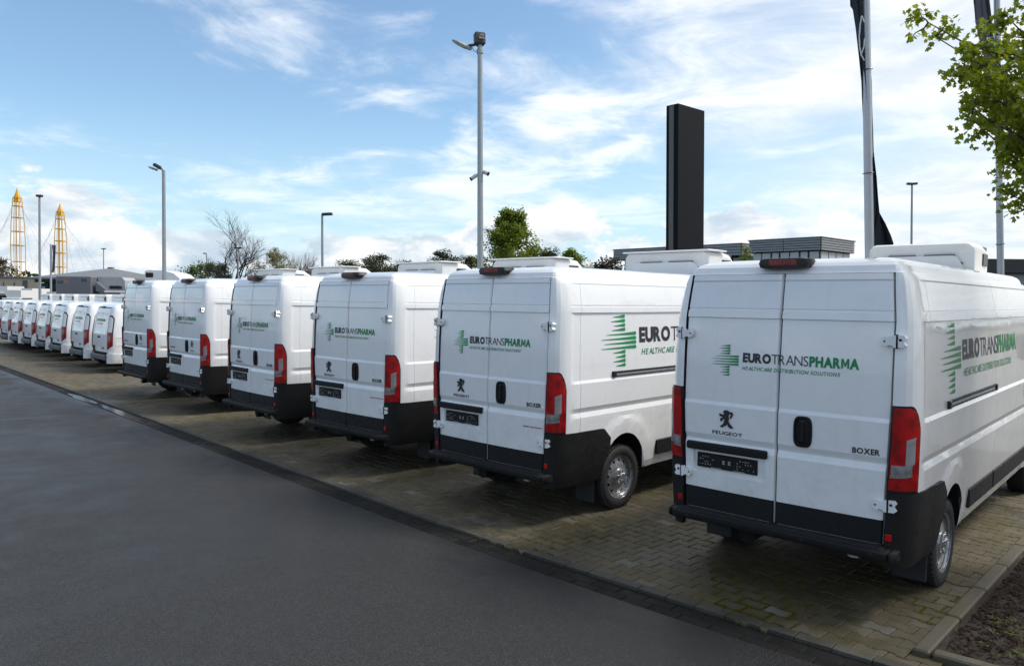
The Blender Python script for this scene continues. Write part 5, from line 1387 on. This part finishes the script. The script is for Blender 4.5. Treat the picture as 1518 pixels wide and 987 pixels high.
# ------------------------------------------------------------------ trucks in the background
def truck_wheels(o, xs_, y0, y1, r_=.48):
    for x in xs_:
        for y in (y0, y1):
            m = MB(); m.lathe([(.05, -.12), (r_ * .55, -.14), (r_, -.12), (r_, .12), (r_ * .55, .14), (.05, .12)], 20, 0, 'y', (x, y, r_)); m.build('wheel', RUBBER, o)
D5 = 52
tr = oriented('box_truck', 'grey box truck with its white-topped cab facing right, in front of the showroom', 'truck', 759, D5, PIC_YAW)
xa, xb, xc = X_at(83.5, D5), X_at(136, D5), X_at(181, D5); zt = at(100, 409, D5).z
m = MB(); m.box(((xa + xb) / 2, 1.25, (zt + 1.0) / 2), (xb - xa, 2.5, zt - 1.0), 0, .04); bx = m.build('cargo_box', TRUCKG, tr)
fn = lambda a, z: (a, -.006, z)
q = MB(); put_text(q, T('LOAD', .03), fn, X_at(86, D5), X_at(95, D5), at(90, 420, D5).z, at(90, 415.5, D5).z); put_text(q, T('RHD', .04), fn, X_at(122, D5), X_at(130, D5), at(126, 417, D5).z, at(126, 413, D5).z); q.build('lettering', INK, bx, None)
q = MB(); put_text(q, T('IT', .05), fn, X_at(96, D5), X_at(103, D5), at(99, 420, D5).z, at(99, 415.5, D5).z); q.box((X_at(131.5, D5), -.004, at(126, 414.5, D5).z), (.08, .01, .16), 0); q.build('orange_lettering', ORANGE, bx, None)
m = MB(); m.prism([(xb + .25, .9), (xb + .25, zt - 1.10), (xb + .9, zt - .95), (xc - .25, zt - 1.0), (xc, zt - 1.35), (xc + .05, .9)], .1, 2.4, 'y', 0); cb = m.build('cab', TRUCKG, tr)
q = MB(); q.prism([(xb + .06, zt - 1.1), (xb + .06, zt + .0), (xc - .35, zt - .02), (xc - .15, zt - .25), (xc - .12, zt - .98)], .75, 2.4, 'y', 0); q.build('roof_fairing', simple('fairing_silver', (.40, .41, .43), .4), cb)
q = MB(); q.prism([(xb + .2, zt - .35), (xb + 1.0, zt - 1.0), (xb + .2, zt - 1.0)], .2, .8, 'y', 0); q.build('side_deflector', TRUCKG, cb)
q = MB(); q.box((xc - .75, .085, zt - 1.52), (1.3, .05, .5), 0, .02); q.build('cab_window', GLASS, cb)
q = MB(); q.box((xc - .45, .04, zt - 1.03), (1.5, .12, .12), 0, .03); q.build('sun_visor', TRUCKW, cb)
q = MB(); q.box((xb + .55, -.10, zt - 1.45), (.35, .18, .75), 0, .05); q.box((xc - .5, .2, zt - .72), (.75, .3, .22), 0, .03); q.build('mirror', GLOSSB, cb)
m = MB(); m.box(((xa + xc) / 2, 1.25, .78), (xc - xa - .2, 1.0, .35), 0, .02); m.build('chassis', UNDER, tr)
truck_wheels(tr, (xa + .8, xc - .8), .25, 2.25)
def white_truck(label, px0, px1, ytop, d, cab_right=True, fairing=True, yaw=0.0, name='white_truck'):
    o = oriented(name, label, 'truck', (px0 + px1) / 2, d, PIC_YAW + yaw); L = (px1 - px0) / FPX * d; zt = at((px0 + px1) / 2, ytop, d).z; s_ = 1 if cab_right else -1
    m = MB(); m.prism([(-L / 2 * s_, zt - .55), (-L / 2 * s_, zt - .06), (-L * .42 * s_, zt), (0, zt - .02), (L * .30 * s_, zt - .16), (L * .46 * s_, zt - .42), (L / 2 * s_, zt - .66)], 0, 2.2, 'y', 0); f = m.build('roof_fairing', TRUCKW, o, 40)
    q = MB(); q.box((-L * .37 * s_, -.01, zt - .27), (.42, .06, .26), 0, .03); q.build('vent', GLOSSB, f)
    m = MB(); m.box((0, 1.1, (zt - .72 + .7) / 2), (L * .96, 2.2, zt - .72 - .7), 0, .08); c = m.build('cab', TRUCKW, o)
    q = MB(); q.box((0, -.01, zt - .72), (L * .9, .06, .10), 0, .02); q.build('sun_visor', GLOSSB, c)
    q = MB(); q.box((L * .12 * s_, -.01, zt - 1.25), (L * .5, .05, .7), 0, .03); q.build('cab_window', GLASS, c)
    m = MB(); m.box((0, 1.1, .6), (L * .9, 1.4, .4), 0, .03); m.build('chassis', UNDER, o); truck_wheels(o, (-L * .25, L * .25), .2, 2.0); return o
white_truck('white truck cab with a black vent on its roof fairing, behind the left lamp post', 215, 268, 400, 42)
def tipper(label, px0, px1, ytop, ybot, d, slope, vis=True):
    o = oriented('white_truck', label, 'truck', (px0 + px1) / 2, d, PIC_YAW); L = (px1 - px0) / FPX * d; zt = at(px0, ytop, d).z; zb = at(px0, ybot, d).z
    m = MB(); m.prism([(-L / 2 + slope * L, zb), (-L / 2, zt), (L / 2, zt), (L / 2, zb)], 0, 2.3, 'y', 0); m.build('air_deflector', TRUCKW, o, 30)
    m = MB(); m.box((0, -.02, zb - .06), (L * 1.02, .14, .12), 0, .03); m.build('sun_visor', TRUCKW, o)
    m = MB(); m.box((0, 1.15, (zb - .1 + .7) / 2), (L * .98, 2.2, zb - .1 - .7), 0, .05); c = m.build('cab', TRUCKW, o)
    q = MB(); q.box((0, -.0, zb - .62), (L * .92, .16, .8), 0, .03); q.build('windscreen', GLASS, c)
    q = MB(); q.box((-L * .5, -.2, zb - .5), (.16, .14, .6), 0, .03); q.box((L * .5, -.2, zb - .5), (.16, .14, .6), 0, .03); q.build('mirror', GLOSSB, c)
    m = MB(); m.box((0, 1.1, .6), (L * .9, 1.4, .4), 0, .03); m.build('chassis', UNDER, o); truck_wheels(o, (-L * .28, L * .28), .2, 2.0); return o
tipper('white truck with a sloping air deflector above its windscreen at the left edge', 4, 31, 429.5, 441, 56, .25)
tipper('white truck with a square air deflector beside the dark green showroom glass', 32, 48, 427, 437.5, 60, .0)
tipper('white box-topped truck behind the row of low vans, below the short flagpole', 69, 85, 432, 441, 54, .05)
tipper('white truck roof furthest left in front of the beige hall', -14, 11, 423.5, 433, 66, .0)
